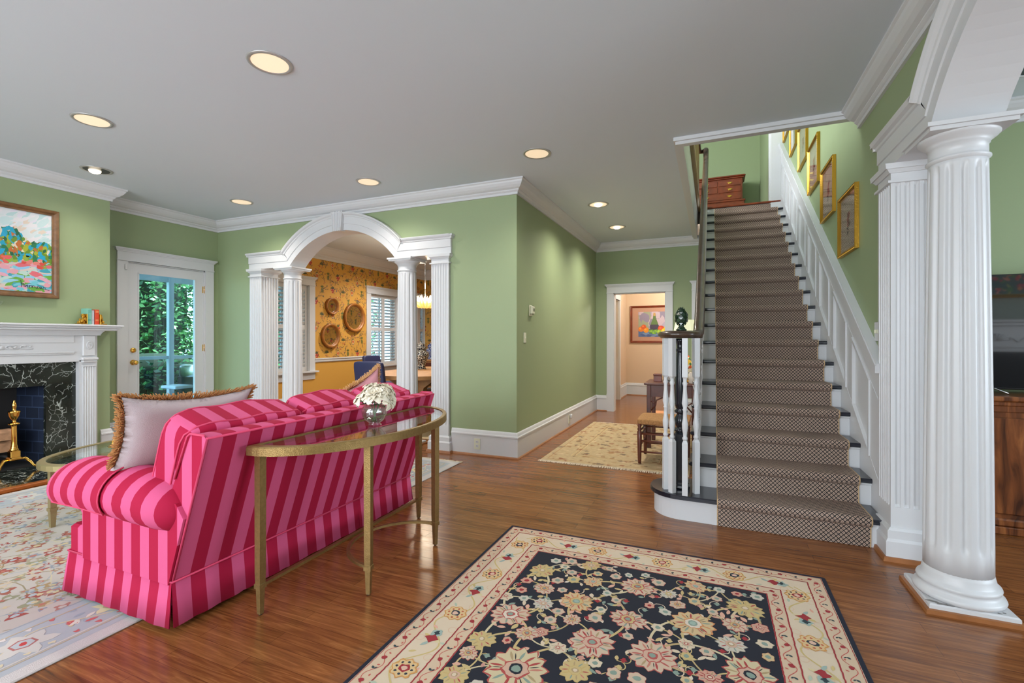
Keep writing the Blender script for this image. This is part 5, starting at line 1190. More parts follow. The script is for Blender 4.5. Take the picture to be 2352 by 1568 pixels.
# ================================================================ DINING ROOM
# wallpaper print
WP = Art(lambda u, v, h: (XL+.0005+h, u, v), 'wallpaper', .6, .0003)
WP2 = Art(lambda u, v, h: (u, 9.9-.0005-h, v), 'wallpaper', .6, .0003)
WC = dict(g=(96, 98, 48), d=(66, 62, 50), r=(172, 60, 44), p=(206, 136, 96), b=(112, 100, 108), o=(196, 104, 54), c=(206, 176, 120), y=(170, 136, 56))
def motif(A, x, y, k, s=1.):
    if k == 0:     # vase with flowers
        A.blob(x, y, .045*s, WC['c'], 1, 14, .1, sy=1.3); A.blob(x, y+.0, .034*s, WC['o'], 2, 12, .15, sy=1.2, lobes=4); A.rect(x-.02*s, x+.02*s, y-.075*s, y-.055*s, WC['b'], 1); A.ring(x, y, .05*s, .004, WC['d'], 2, 14, 1.3)
        for i in range(7): a = .5+i*.36; A.curve((x, y+.05*s), (x+.10*s*math.cos(a), y+.05*s+.10*s*math.sin(a)), .2, .003, WC['d'], 1, 4); A.blob(x+.10*s*math.cos(a), y+.05*s+.10*s*math.sin(a), .014*s, WC['rpoc'[i % 4]], 2, 8, .2)
    elif k == 1:   # pomegranates
        for i in range(3): a = i*2.1+.5; A.blob(x+.03*s*math.cos(a), y+.03*s*math.sin(a), .030*s, WC['r'], 1, 12, .08); A.blob(x+.03*s*math.cos(a)-.008, y+.03*s*math.sin(a)+.008, .012*s, WC['p'], 2, 8, .1)
        for i in range(5): A.leaf(x, y+.03*s, .08*s, .012*s, 1.0+i*.45, WC['dg'[i % 2]], 1)
    elif k == 2:   # pineapple / bird shape
        A.blob(x, y, .036*s, WC['y'], 1, 16, .06, sy=1.9); A.blob(x, y, .030*s, WC['g'], 2, 16, .1, sy=1.8, lobes=8, amp=.12)
        for i in range(6): A.leaf(x, y+.06*s, .065*s, .008*s, .6+i*.4, WC['g'], 2)
        for i in range(5): A.line([(x-.024*s, y-.05*s+i*.024*s), (x+.024*s, y-.038*s+i*.024*s)], .003, WC['y'], 3)
    elif k == 3:   # palm sprig
        for i in range(8): a = .3+i*.36; A.leaf(x, y, .085*s, .009*s, a, WC['dg'[i % 2]], 1)
        A.curve((x, y), (x-.02, y-.10*s), .2, .004, WC['d'], 1, 5)
        for i in range(3): A.blob(x-.03*s+.03*s*i, y-.05*s-.01*(i % 2), .013*s, WC['o'], 2, 8, .1)
    elif k == 4:   # twig with leaves
        p = (x, y); a = R_.uniform(0, 6.3)
        for i in range(6):
            q = (p[0]+.03*s*math.cos(a), p[1]+.03*s*math.sin(a)); A.line([p, q], .0035, WC['d'], 1); A.leaf(q[0], q[1], .03*s, .009*s, a+(1 if i % 2 else -1), WC['gdb'[i % 3]], 2); a += R_.uniform(-.6, .6); p = q
    else: A.blob(x, y, .018*s, WC['rpbo'[R_.randrange(4)]], 1, 10, .2, lobes=5, amp=.35); A.leaf(x, y, .03*s, .007, R_.uniform(0, 6), WC['g'], 1)
def paper(A, x0, x1, y0, y1, holes=()):
    A.clip = (x0, x1, y0, y1); sx_, sy_ = .265, .235; r = 0; y = y0+.06
    pat = [0, 3, 1, 2]
    while y < y1:
        c = 0; x = x0+(.13 if r % 2 else 0)-.02
        while x < x1+.1:
            if not any(a-.02 < x < b+.02 and y < zt for a, b, zt in holes):
                motif(A, x+jit(0, .02), y+jit(0, .02), pat[(c*3+r) % 4], .82)
                for k in range(8): motif(A, x+R_.uniform(.03, .23), y+R_.uniform(-.13, .13), 4 if k < 5 else 5, .7)
            x += sx_; c += 1
        y += sy_; r += 1
paper(WP, 4.85, 9.90, .92, 2.72, [(a-.13, b+.13, 2.36) for a, b in wins]); wp = WP.mb.build('wallpaper', None, None, recalc=False); wp['kind'] = 'structure'; wp.name = 'wall_dining_paper'
paper(WP2, XL, XC-.2, .92, 2.72); wp = WP2.mb.build('wall_dining_far_paper', None, None, recalc=False); wp['kind'] = 'structure'
MFR = mat('honey_wood_frame', srgb(156, 98, 40), .4, var=.2, vscale=20)
for y, z, r, lb in ((6.775, 1.87, .155, 'smallest round mirror in a honey wood frame, upper left on the floral wallpaper'), (7.375, 1.683, .285, 'largest round mirror in a honey wood frame, nearest the dining window'), (6.74, 1.318, .225, 'round mirror in a honey wood frame, lowest of the three on the floral wallpaper')):
    t = thing('round_mirror', lb, 'mirror', (XL, y, z), 'round mirrors on the floral wallpaper')
    fw = .06 if r > .2 else .045
    MB().loft([[(XL+.002+d, y+q*math.cos(2*PI*i/48), z+q*math.sin(2*PI*i/48)) for d, q in ((0, r), (.05, r), (.062, r-.012), (.052, r-fw*.6), (.030, r-fw), (.010, r-fw))] for i in range(48)], MFR, True, loop=True).build('frame', MFR, t)
    MB().lathe([(0, .012), (r-fw+.005, .012), (r-fw+.005, .004), (0, .004)], XL+.006, y, z, 48, MIRROR, sm=False, axis='x').build('mirror_glass', MIRROR, t)
dt = thing('dining_table', 'pale oak dining table with chamfered corners beyond the archway', 'table', (-4.0, 6.3, 0))
tx0, tx1, ty0, ty1, cf = -4.80, -3.38, 5.25, 7.55, .28
m_ = MB(); m_.prism([(tx0+cf, ty0), (tx1-cf, ty0), (tx1, ty0+cf), (tx1, ty1-cf), (tx1-cf, ty1), (tx0+cf, ty1), (tx0, ty1-cf), (tx0, ty0+cf)], .71, .76, m=OAK); m_.build('tabletop', OAK, dt)
for y in (5.85, 6.95):
    pr_ = [(-4.45, .002), (-3.73, .002), (-3.73, .05), (-3.86, .10), (-3.93, .30), (-3.86, .55), (-3.62, .71), (-4.56, .71), (-4.32, .55), (-4.25, .30), (-4.32, .10), (-4.45, .05)]
    MB().prism([(a, b) for a, b in pr_], y-.05, y+.05, 'y', OAK).build('pedestal', OAK, dt)
def dchair(label, x, y, rot):
    t = thing('dining_chair', label, 'chair', (x, y, 0), 'navy dining chairs around the oak table')
    R0 = Matrix.Translation((x, y, 0)) @ Matrix.Rotation(rot, 4, 'Z')
    def put(mb): mb.v = [tuple(R0 @ Vector(p)) for p in mb.v]; return mb
    put(MB().rbox(0, 0, .44, .23, .235, .06, 8, 8, NAVYF)).build('seat', NAVYF, t)
    def fn(P): return Vector((P.x, P.y+(.72-P.z)*.18+.02*(P.x/.22)**2, P.z))
    put(MB().rbox(0, -.235, .70, .22, .035, .265, 9, 8, NAVYF, fn=fn)).build('backrest', NAVYF, t)
    for a, b in ((-.19, .19), (.19, .19), (-.19, -.19), (.19, -.19)): put(MB().loft([[(a+u*h, b+v*h+(.02*(z == .002) if b > 0 else -.03*(z == .002)), z) for u, v in ((-1, -1), (1, -1), (1, 1), (-1, 1))] for z, h in ((.002, .012), (.40, .019))], OAK, False)).build('leg', OAK, t)
dchair('navy dining chair at the near end of the table, its back towards the archway', -4.24, 5.28, .12)
dchair('navy dining chair at the far side of the table, behind the nearest one', -5.42, 6.85, -PI/2)
dchair('navy dining chair glimpsed between the column and the pilaster', -3.62, 5.60, PI/2+.3)
def porcelain(name, c1, c2, sc_=18, w_=.10):
    m, nt, b, N, L = nodes(name, rough=.12)
    tc = N('TexCoord'); n = N('TexNoise'); n.inputs['Scale'].default_value = 9; L(tc.outputs['Object'], n.inputs['Vector'])
    mx = N('VectorMath'); mx.operation = 'MULTIPLY_ADD'; mx.inputs[1].default_value = (.06, .06, .06); L(n.outputs['Color'], mx.inputs[0]); L(tc.outputs['Object'], mx.inputs[2])
    v = N('TexVoronoi'); v.feature = 'DISTANCE_TO_EDGE'; v.inputs['Scale'].default_value = sc_; L(mx.outputs[0], v.inputs['Vector'])
    L(mixc(nt, mathn(nt, 'GREATER_THAN', v.outputs[0], w_), c2, c1), b.inputs['Base Color']); return m
def jar(label, x, y, z, s, m, group):
    t = thing('ginger_jar', label, 'jar', (x, y, z), group)
    MB().lathe([(0, 0), (.085, 0), (.088, .012), (.075, .03), (.070, .06), (.095, .14), (.128, .215), (.132, .25), (.118, .285), (.085, .305), (.078, .312), (.078, .335), (0, .335)], x, y, z, 32, m).build('body', m, t)
    MB().lathe([(.088, .333), (.092, .345), (.088, .362), (.070, .40), (.045, .425), (.018, .435), (.010, .445), (.018, .455), (.012, .468), (0, .472)], x, y, z, 28, m).build('lid', m, t)
    if s != 1:
        for c in t.children: c.scale = (s,)*3
jar('black and white patterned ginger jar with lid on the dining table', -4.46, 6.62, .76, 1, porcelain('black_cream_porcelain', srgb(28, 28, 34), srgb(214, 206, 188), 34, .05), None)
sb = thing('sideboard', 'dark wooden sideboard against the far dining room wall', 'sideboard', (-5.3, 9.6, 0))
MB().box(-6.3, -4.4, 9.42, 9.87, .12, .74).bbox(-6.34, -4.36, 9.38, 9.88, .74, .775, .01).build('body', OAK, sb)
for i in range(4): d_ = MB().bbox(-6.27+i*.465, -5.835+i*.465, 9.402, 9.42, .16, .70, .006, DARKW).build('door', DARKW, sb); MB().lathe([(0, 0), (.012, -.004), (.012, -.018), (0, -.022)], -6.05+i*.465, 9.402, .45, 10, BRASS, axis='y').build('knob', BRASS, d_)
for a in (-6.25, -4.45):
    for b in (9.46, 9.83): MB().box(a-.03, a+.03, b-.03, b+.03, .002, .12).build('foot', DARKW, sb)
jar('small blue and white ginger jar on the sideboard by the far wall', -6.16, 9.55, .775, .85, porcelain('blue_white_porcelain', srgb(40, 60, 120), srgb(206, 214, 224), 26, .05), None)
dg = thing('dining_area_rug', 'cream rug under the oak dining table', 'rug', (-4.1, 6.4, 0)); MB().bbox(-5.6, -2.7, 5.05, 7.9, 0, .0019, .0005, mat('beige_wool')).build('field', None, dg)
ch = thing('chandelier', 'glass flower chandelier with glowing petals over the dining table', 'chandelier', (-4.33, 6.55, 1.78))
CGL = mat('amber_art_glass', srgb(236, 190, 120), .1, trans=.3, emit=srgb(255, 196, 110), es=.7); CW = mat('bright_art_glass', srgb(255, 236, 210), .1, emit=srgb(255, 226, 180), es=3.0)
cx_, cy_, cz_ = -4.33, 6.55, 1.86
MB().tube([(cx_, cy_, 1.95), (cx_, cy_, 2.90)], .005, 8, CHROME).lathe([(0, 2.93), (.06, 2.93), (.055, 2.90), (.01, 2.885)], cx_, cy_, 0, 20, CHROME).build('stem', CHROME, ch)
m_ = MB()
for k in range(16):
    a = k*.393; d = Vector((math.cos(a), math.sin(a), 0)); r = .17 if k % 2 else .13
    m_.tube([Vector((cx_, cy_, cz_-.02))+d*r*.2, Vector((cx_, cy_, cz_-.075))+d*r*.6, Vector((cx_, cy_, cz_-.04))+d*r, Vector((cx_, cy_, cz_+.03))+d*r*1.12], [.012, .022, .018, .004], 8, CGL)
m_.build('lower_petals', CGL, ch); m_ = MB()
for k in range(14):
    a = k*.449; d = Vector((math.cos(a), math.sin(a), 0)); r = .10+.04*(k % 2)
    m_.tube([Vector((cx_, cy_, cz_))+d*r*.3, Vector((cx_, cy_, cz_+.03))+d*r*.9, Vector((cx_, cy_, cz_+.11))+d*r*1.15], [.02, .022, .002], 8, CW)
m_.build('lit_petals', CW, ch)
lampo('chandelier_glow', 'POINT', (cx_, cy_, cz_+.22), 26, (1, .84, .62), .12)
lampo('dining_can_light', 'SPOT', (-4.3, 5.6, 2.90), 190, (1, .96, .91), .06, size=2.6)  # added spots brighten the dining room; no ceiling cans built
lampo('dining_can_light', 'SPOT', (-5.4, 7.6, 2.90), 190, (1, .96, .91), .06, size=2.6)

# ================================================================ HALL
A0 = MB().bbox(XC, XC+.008, 4.95, 5.05, 1.525, 1.645, .004, IVORY); t = thing('thermostat', 'ivory thermostat on the green hall wall above the switch', 'thermostat', (XC, 5.0, 1.58)); A0.build('base_plate', IVORY, t)
MB().bbox(XC+.008, XC+.038, 4.958, 5.052, 1.54, 1.64, .012).build('housing', IVORY, t); MB().box(XC+.038, XC+.0395, 4.995, 5.035, 1.575, 1.61, mat('lcd_grey_green', srgb(70, 84, 66), .3)).build('display', None, t)
t = thing('light_switch', 'ivory light switch on the green hall wall below the thermostat', 'switch', (XC, 4.82, 1.28)); MB().bbox(XC, XC+.007, 4.785, 4.855, 1.22, 1.336, .003).build('plate', IVORY, t); MB().bbox(XC+.006, XC+.018, 4.813, 4.827, 1.268, 1.292, .002).build('toggle', IVORY, t)
def outlet(nm, lb, tf, u, z):
    t = thing(nm, lb, 'outlet', tf(u, 0, z)); q = lambda mb: mb
    def B(mb, a, b, n0, n1, c, d, m): mb.loft([[tf(a, n0, z_), tf(b, n0, z_), tf(b, n1, z_), tf(a, n1, z_)] for z_ in (c, d)], m, False)
    mb = MB(); B(mb, u-.035, u+.035, 0, .006, z-.058, z+.058, IVORY); mb.build('plate', IVORY, t)
    for s_ in (-1, 1):
        mb = MB(); B(mb, u-.017, u+.017, .006, .009, z+s_*.022-.014, z+s_*.022+.014, WHITE); s0 = mb.build('socket', WHITE, t); mb = MB()
        for o in (-.006, .006): B(mb, u+o-.0015, u+o+.0015, .009, .0093, z+s_*.022-.005, z+s_*.022+.006, BLACK)
        mb.build('slots', BLACK, s0)
    return t
outlet('wall_outlet', 'white outlet in the baseboard of the green corner wall', lambda u, n, z: (u, YA-.020-n, z), -2.355, .125)
outlet('wall_outlet', 'white outlet with a plugged-in night light, in the hall baseboard', lambda u, n, z: (XC+.020+n, u, z), 6.50, .125)
t = thing('night_light', 'small white night light plugged into the hall baseboard outlet', 'lamp', (XC+.03, 6.50, .15)); MB().rbox(XC+.050, 6.50, .165, .02, .025, .035, 3, 6, WHITE).build('shade', WHITE, t)
t = thing('switch_plate', 'white double switch plate on the stair wall against the fluted pilaster', 'switch', (XR, 3.73, 1.316)); MB().bbox(XR-.007, XR, 3.655, 3.77, 1.253, 1.376, .003).build('plate', WHITE, t)
for y in (3.688, 3.735): MB().bbox(XR-.017, XR-.006, y-.006, y+.006, 1.303, 1.327, .002).build('toggle', IVORY, t)

# still life painting in the peach room
pt = thing('still_life_painting', 'framed still life of a bottle and fruit on the peach wall', 'painting', (-1.3, 10.8, 1.58))
tq = lambda u, v, h: (u, 10.799-h, v); U0, U1, V0, V1 = -1.70, -.62, 1.17, 1.995
frame(pt, tq, U0, U1, V0, V1, .045, .03, MAHOG)
A = Art(lambda u, v, h: (u, 10.79-h, v), 'watercolour', .7, .0004); A.clip = (U0+.04, U1-.04, V0+.04, V1-.04)
A.rect(U0+.04, U1-.04, V0+.04, V1-.04, (180, 136, 112), 0); A.clip = (U0+.175, U1-.175, V0+.135, V1-.135); a0, a1, b0, b1 = A.clip
A.rect(a0, a1, b0, b1, (158, 146, 168), 1)
for k in range(40): A.blob(R_.uniform(a0, a1), R_.uniform(b0+.2, b1), R_.uniform(.05, .1), R_.choice(((170, 160, 180), (140, 130, 150), (190, 170, 180), (150, 156, 130))), 2+k % 3, 10, .2, sy=1.5, rot=.5)
A.rect(a0, a1, b0, b0+.16, (90, 110, 150), 6)
for k in range(24): A.leaf(R_.uniform(a0, a1), R_.uniform(b0, b0+.15), .12, .02, jit(0, .3), R_.choice(((70, 90, 140), (120, 140, 170), (60, 80, 120))), 7)
bx = (a0+a1)/2-.02
A.blob(bx, b0+.22, .10, (70, 62, 80), 8, 20, .03, sy=.95); A.poly([(bx-.085, b0+.27), (bx+.085, b0+.27), (bx+.03, b0+.42), (bx+.025, b0+.5), (bx-.025, b0+.5), (bx-.03, b0+.42)], (96, 120, 70), 9); A.rect(bx-.022, bx+.022, b0+.46, b0+.53, (190, 150, 90), 10)
for x, y, r, c in ((-.29, .17, .06, (214, 120, 40)), (-.23, .22, .055, (206, 90, 40)), (-.18, .15, .06, (220, 140, 40)), (.14, .18, .07, (206, 80, 50)), (.20, .13, .06, (224, 190, 50)), (.27, .18, .07, (226, 196, 60)), (.10, .11, .05, (150, 180, 60))): A.blob(bx+x, b0+y, r, c, 11, 14, .05); A.blob(bx+x-.015, b0+y+.015, r*.4, tuple(min(255, v+24) for v in c), 12, 8, .1)
for k in range(26): A.blob(bx+R_.uniform(-.12, .06), b0+R_.uniform(.07, .15), .02, R_.choice(((110, 160, 60), (140, 180, 70), (90, 140, 50))), 13, 8, .05)
A.mb.build('picture', None, pt, recalc=False)

# small desk, stool, lamp under the stairs
ds = thing('side_desk', 'small dark wooden desk with fretwork brackets, behind the stair balusters', 'desk', (-.46, 5.85, 0))
DX0, DX1, DY0, DY1 = -.70, -.17, 5.62, 6.12
MB().bbox(DX0-.03, DX1+.02, DY0-.03, DY1+.02, .735, .76, .006).build('desktop', DARKW, ds)
MB().box(DX0+.02, DX1-.02, DY0+.012, DY1-.012, .60, .735).build('apron', DARKW, ds)
for x in (DX0+.022, DX1-.022):
    for y in (DY0+.022, DY1-.022): MB().bbox(x-.023, x+.023, y-.023, y+.023, .0095 if y > 0 else 0, .735, .004).build('leg', DARKW, ds)
for x, s_ in ((DX0+.045, 1), (DX1-.045, -1)):
    m_ = MB(); m_.tube([(x, DY0+.02, .44), (x+s_*.05, DY0+.02, .50), (x+s_*.06, DY0+.02, .56), (x+s_*.14, DY0+.02, .60)], .009, 6, DARKW).tube([(x, DY0+.02, .545), (x+s_*.035, DY0+.02, .52), (x+s_*.055, DY0+.02, .545)], .008, 6, DARKW)
    m_.build('fretwork_bracket', DARKW, ds)
so_ = thing('stool', 'turned wooden stool with woven rush seat, on the beige hall rug', 'stool', (-.46, 5.1, .0092))
RUSH = mat('woven_rush', srgb(166, 120, 72), .85, bump=.8, bscale=90, var=.25, vscale=70)
SX0, SX1, SY0_, SY1_ = -.71, -.21, 4.86, 5.36
MB().rbox((SX0+SX1)/2, (SY0_+SY1_)/2, .432, (SX1-SX0)/2, (SY1_-SY0_)/2, .028, 9, 12, RUSH).build('rush_seat', RUSH, so_)
SW = mat('turned_red_brown_wood', srgb(92, 44, 28), .35, var=.25, vscale=12, coat=.2)
for x in (SX0+.03, SX1-.03):
    for y in (SY0_+.03, SY1_-.03): MB().lathe([(.016, .0095), (.018, .05), (.022, .2), (.024, .33), (.016, .342), (.024, .355), (.014, .372), (.024, .395), (.018, .41)], x, y, 0, 14, SW).build('leg', SW, so_)
for (z, z2) in ((.13, .18), (.24, .285), (.31, .33)):
    for y in (SY0_+.03, SY1_-.03): MB().tube([(SX0+.03, y, z), (SX1-.03, y, z)], .009, 8, SW).build('rung', SW, so_)
    for x in (SX0+.03, SX1-.03): MB().tube([(x, SY0_+.03, z2), (x, SY1_-.03, z2)], .009, 8, SW).build('rung', SW, so_)
lp = thing('table_lamp', 'table lamp with pale green pleated shade and floral base, on the desk', 'lamp', (-.29, 5.84, .76))
SHD = mat('pale_green_shade', srgb(226, 232, 200), .8, emit=srgb(255, 244, 200), es=.35)
lx, ly = -.29, 5.84
MB().lathe([(.150+.004*0, 1.275), (.105, 1.485)], lx, ly, 0, 12, SHD, sm=False, caps=False).lathe([(.146, 1.276), (.101, 1.484)], lx, ly, 0, 12, SHD, sm=False, caps=False).build('lamp_shade', SHD, lp, recalc=False)
MB().lathe([(.05, .76), (.05, .78), (.025, .79)], lx, ly, 0, 20, BRASS).lathe([(.008, 1.10), (.008, 1.40), (.02, 1.41), (0, 1.42)], lx, ly, 0, 10, BRASS).build('brass_fittings', BRASS, lp)
def famille():
    m, nt, b, N, L = nodes('floral_porcelain', rough=.15); tc = N('TexCoord'); v = N('TexVoronoi'); v.inputs['Scale'].default_value = 26; L(tc.outputs['Object'], v.inputs['Vector']); s_ = N('SeparateColor'); L(v.outputs['Color'], s_.inputs[0])
    L(ramp(nt, s_.outputs[0], [(0, srgb(236, 226, 200)), (.45, srgb(206, 90, 40)), (.6, srgb(60, 110, 60)), (.72, srgb(230, 190, 80)), (.85, srgb(40, 60, 110)), (1, srgb(236, 226, 200))], 'CONSTANT'), b.inputs['Base Color']); return m
FAM = famille(); MB().lathe([(.03, .785), (.045, .82), (.07, .90), (.072, .97), (.05, 1.05), (.022, 1.09), (.015, 1.10)], lx, ly, 0, 24, FAM).build('lamp_base', FAM, lp)
lampo('lamp_bulb', 'POINT', (lx, ly, 1.38), 4, (1, .85, .6), .03)
cdl = thing('candle_jar', 'frosted glass candle jar at the right end of the desk', 'candle', (-.215, 5.68, .76)); MB().lathe([(0, 0), (.026, 0), (.036, .012), (.038, .10), (.030, .118), (.030, .128)], -.215, 5.68, .76, 20, mat('frosted_glass', srgb(206, 196, 184), .4)).build('jar', None, cdl)
pf = thing('photo_frame', 'small patterned photo frame standing on the desk', 'frame', (-.46, 5.75, .76)); MB().bbox(-.53, -.39, 5.755, 5.77, .76, .88, .003, porcelain('silver_filigree', srgb(70, 66, 62), srgb(170, 166, 160), 60, .05)).build('frame', None, pf); MB().box(-.50, -.42, 5.753, 5.755, .79, .85, mat('photo_print', srgb(150, 140, 130), .4)).build('photo', None, pf)
wb = thing('wooden_box', 'small red-brown wooden box on the desk behind the balusters', 'box', (-.60, 5.85, .76)); MB().bbox(-.645, -.555, 5.80, 5.90, .76, .83, .004, MAHOG).build('body', None, wb); MB().bbox(-.65, -.55, 5.795, 5.905, .83, .85, .004, MAHOG).build('lid', None, wb)
cord = MB().tube([(-.20, 5.57, .755), (-.165, 5.57, .62), (-.155, 5.56, .45), (-.16, 5.57, .30), (-.155, 5.56, .02)], .004, 6, WHITE).build('lamp_cord', WHITE); tag(cord, 'thin white lamp cord hanging beside the desk', 'cord')

# green artichoke finial on the newel cap
fi = thing('artichoke_ornament', 'dark green glazed artichoke ornament standing on the newel cap', 'ornament', (-.215, 3.68, 1.328))
GG = mat('dark_green_glaze', srgb(22, 48, 30), .12, coat=.5); fx, fy, fz = -.213, 3.69, 1.328
MB().lathe([(0, 0), (.036, 0), (.038, .008), (.028, .014), (.026, .022), (.018, .03), (.022, .038), (.018, .044)], fx, fy, fz, 24, GG).build('foot', GG, fi)
m_ = MB(); m_.lathe([(.018, .042), (.036, .06), (.044, .085), (.044, .105), (.034, .135), (.018, .158), (0, .172)], fx, fy, fz, 20, GG)
for row in range(6):
    z = .055+row*.020; rr = (.036, .043, .046, .044, .036, .024)[row]
    for k in range(8):
        a = 2*PI*(k+.5*(row % 2))/8; d = Vector((math.cos(a), math.sin(a), 0)); s_ = Vector((-d.y, d.x, 0)); c = Vector((fx, fy, fz+z))+d*(rr+.001); wd = rr*.36
        m_.poly([c-s_*wd, c-Vector((0, 0, .016))+d*.001, c+s_*wd, c+Vector((0, 0, .020))+d*.004-d*.003*row], GG); m_.poly([c-s_*wd, c-Vector((0, 0, .016)), c+s_*wd, c+d*.006], GG)
m_.build('body', GG, fi)

# framed botanical prints climbing the stair wall
MATB = mat('print_mat', srgb(168, 156, 138), .5); PGL = glassm('picture_glass', (1, 1, 1), 1, .0)
pics = [(4.14, 4.66, 1.93, 2.41, 0), (4.84, 5.35, 2.37, 2.86, 1), (5.49, 6.03, 2.83, 3.32, 2), (6.12, 6.68, 3.30, 3.80, 3), (6.85, 7.36, 3.72, 4.22, 4), (7.50, 8.0, 4.16, 4.64, 5)]
for y0, y1, z0, z1, k in pics:
    t = thing('framed_print', ('gilt framed botanical print, lowest of the row beside the stairs', 'gilt framed botanical print, second from the bottom beside the stairs', 'gilt framed print with grey lower panel, third from the bottom of the stairs', 'gilt framed print reflecting light, fourth from the bottom of the stairs', 'gilt framed print, fifth from the bottom beside the stairs', 'topmost gilt framed print beside the stairs, cut off by the ceiling')[k], 'picture', (XR, (y0+y1)/2, (z0+z1)/2), 'gilt framed prints climbing the stair wall')
    tfp = lambda u, v, h: (XR-.001-h, u, v)
    frame(t, tfp, y0, y1, z0, z1, .034, .028, GOLD)
    m_ = MB(); n = 26
    for (a, b, c, d) in ((y0, z0, y1, z0), (y1, z0, y1, z1), (y1, z1, y0, z1), (y0, z1, y0, z0)):
        for i in range(n): m_.rbox(XR-.024, lin(a, c, (i+.5)/n)+(.008 if a == c == y0 else -.008 if a == c else 0), lin(b, d, (i+.5)/n)+(.008 if b == d == z0 else -.008 if b == d else 0), .006, .0065, .0065, 2, 2, GOLD)
    m_.build('rope_edge', GOLD, t)
    A = Art(lambda u, v, h: (XR-.008-h, u, v), 'print', .5, .0003); A.rect(y0+.03, y1-.03, z0+.03, z1-.03, (166, 156, 140), 0); ym, zm = (y0+y1)/2, (z0+z1)/2
    A.rect(y0+.085, y1-.085, z0+.075, z1-.075, (176, 166, 150), 1)
    for i in range(11):
        zz = z0+.06+i*.035
        A.line([(y0+.10, zz), (y0+.19, zz+.012)], .003, (140, 128, 112), 2); A.line([(y1-.19, zz+.012), (y1-.10, zz)], .003, (140, 128, 112), 2)
    A.curve((ym, zm-.14), (ym, zm+.02), .08, .006, (60, 60, 44), 3)
    for i in range(5): A.leaf(ym, zm-.06+i*.01, .06, .014, -.6+i*.9, (40, 44, 40), 4)
    for i in range(9): A.blob(ym+jit(0, .03), zm+.03+jit(0, .05), .02, R_.choice(((120, 34, 34), (96, 24, 30), (150, 50, 44))), 5, 10, .25)
    A.mb.build('print', None, t, recalc=False)
    MB().box(XR-.0175, XR-.016, y0+.03, y1-.03, z0+.03, z1-.03).build('glass', PGL, t)

# chest of drawers on the landing
cc = thing('chest_of_drawers', 'polished mahogany chest of drawers at the top of the stairs', 'chest', (.2, 10.05, ZU))
CX0, CX1, CYF, CYB = -.36, .545, 9.88, 10.33
MB().box(CX0, CX1, CYF, CYB, ZU+.08, ZU+.49).bbox(CX0-.02, CX1+.02, CYF-.02, CYB, ZU+.49, ZU+.52, .006).bbox(CX0-.015, CX1+.015, CYF-.015, CYB, ZU+.002, ZU+.08, .01).build('lower_case', MAHOG, cc)
MB().box(CX0+.03, CX1-.03, CYF+.03, CYB, ZU+.52, ZU+.93).bbox(CX0+.0, CX1-.0, CYF+.0, CYB, ZU+.93, ZU+.955, .006).bbox(CX0-.025, CX1+.025, CYF-.025, CYB, ZU+.955, ZU+.985, .01).build('upper_case', MAHOG, cc)
def drawer(x0, x1, z0, z1, y):
    d = MB().bbox(x0, x1, y-.012, y+.01, z0, z1, .005).build('drawer', MAHOG, cc)
    for xh in (((x0+x1)/2,) if x1-x0 < .5 else (x0+.2, x1-.2)):
        zc = (z0+z1)/2; MB().tube([(xh-.035, y-.014, zc+.008), (xh-.028, y-.026, zc-.014), (xh, y-.028, zc-.02), (xh+.028, y-.026, zc-.014), (xh+.035, y-.014, zc+.008)], .004, 6, BRASS).prism([(xh-.05, zc+.012), (xh-.02, zc-.004), (xh, zc-.022), (xh+.02, zc-.004), (xh+.05, zc+.012), (xh, zc+.02)], y-.015, y-.0125, 'y', BRASS).build('handle', BRASS, d)
ma, mb_ = CX0+.05, CX1-.05; mc = (ma+mb_)/2
for z0, z1 in ((.80, .905), (.675, .785)):
    drawer(ma, mc-.01, ZU+z0, ZU+z1, CYF+.03); drawer(mc+.01, mb_, ZU+z0, ZU+z1, CYF+.03)
drawer(ma, mb_, ZU+.54, ZU+.66, CYF+.03)
for z0, z1 in ((.31, .475), (.10, .295)): drawer(CX0+.02, CX1-.02, ZU+z0, ZU+z1, CYF)

# ================================================================ RECESSED LIGHTS
lights = [(-2.454, 2.045, 'large recessed ceiling light nearest the camera, above the console table', 1), (-4.345, 2.055, 'recessed ceiling light left of the nearest one, above the coffee table', 0), (-5.585, 2.677, 'swivelled recessed ceiling light nearest the fireplace painting', 2), (-5.264, 3.989, 'recessed ceiling light nearest the left end of the archway', 0), (-3.356, 4.004, 'recessed ceiling light above the right side of the archway', 0), (-1.452, 3.983, 'recessed ceiling light beyond the green wall corner towards the stairs', 0), (-1.304, 5.794, 'glowing recessed ceiling light in the hall, nearer of the two', 3), (-1.313, 7.08, 'glowing recessed ceiling light in the hall, farther of the two', 3)]
RIM = mat('satin_nickel_trim', srgb(190, 188, 186), .35, .6); BAF = mat('lit_baffle', srgb(236, 224, 204), .5, emit=srgb(255, 226, 186), es=.55); BULB = mat('lit_bulb', (1, 1, 1), .3, emit=srgb(255, 236, 206), es=6); DARKCAN = mat('dark_baffle', (.02, .02, .022), .4)
hm = None
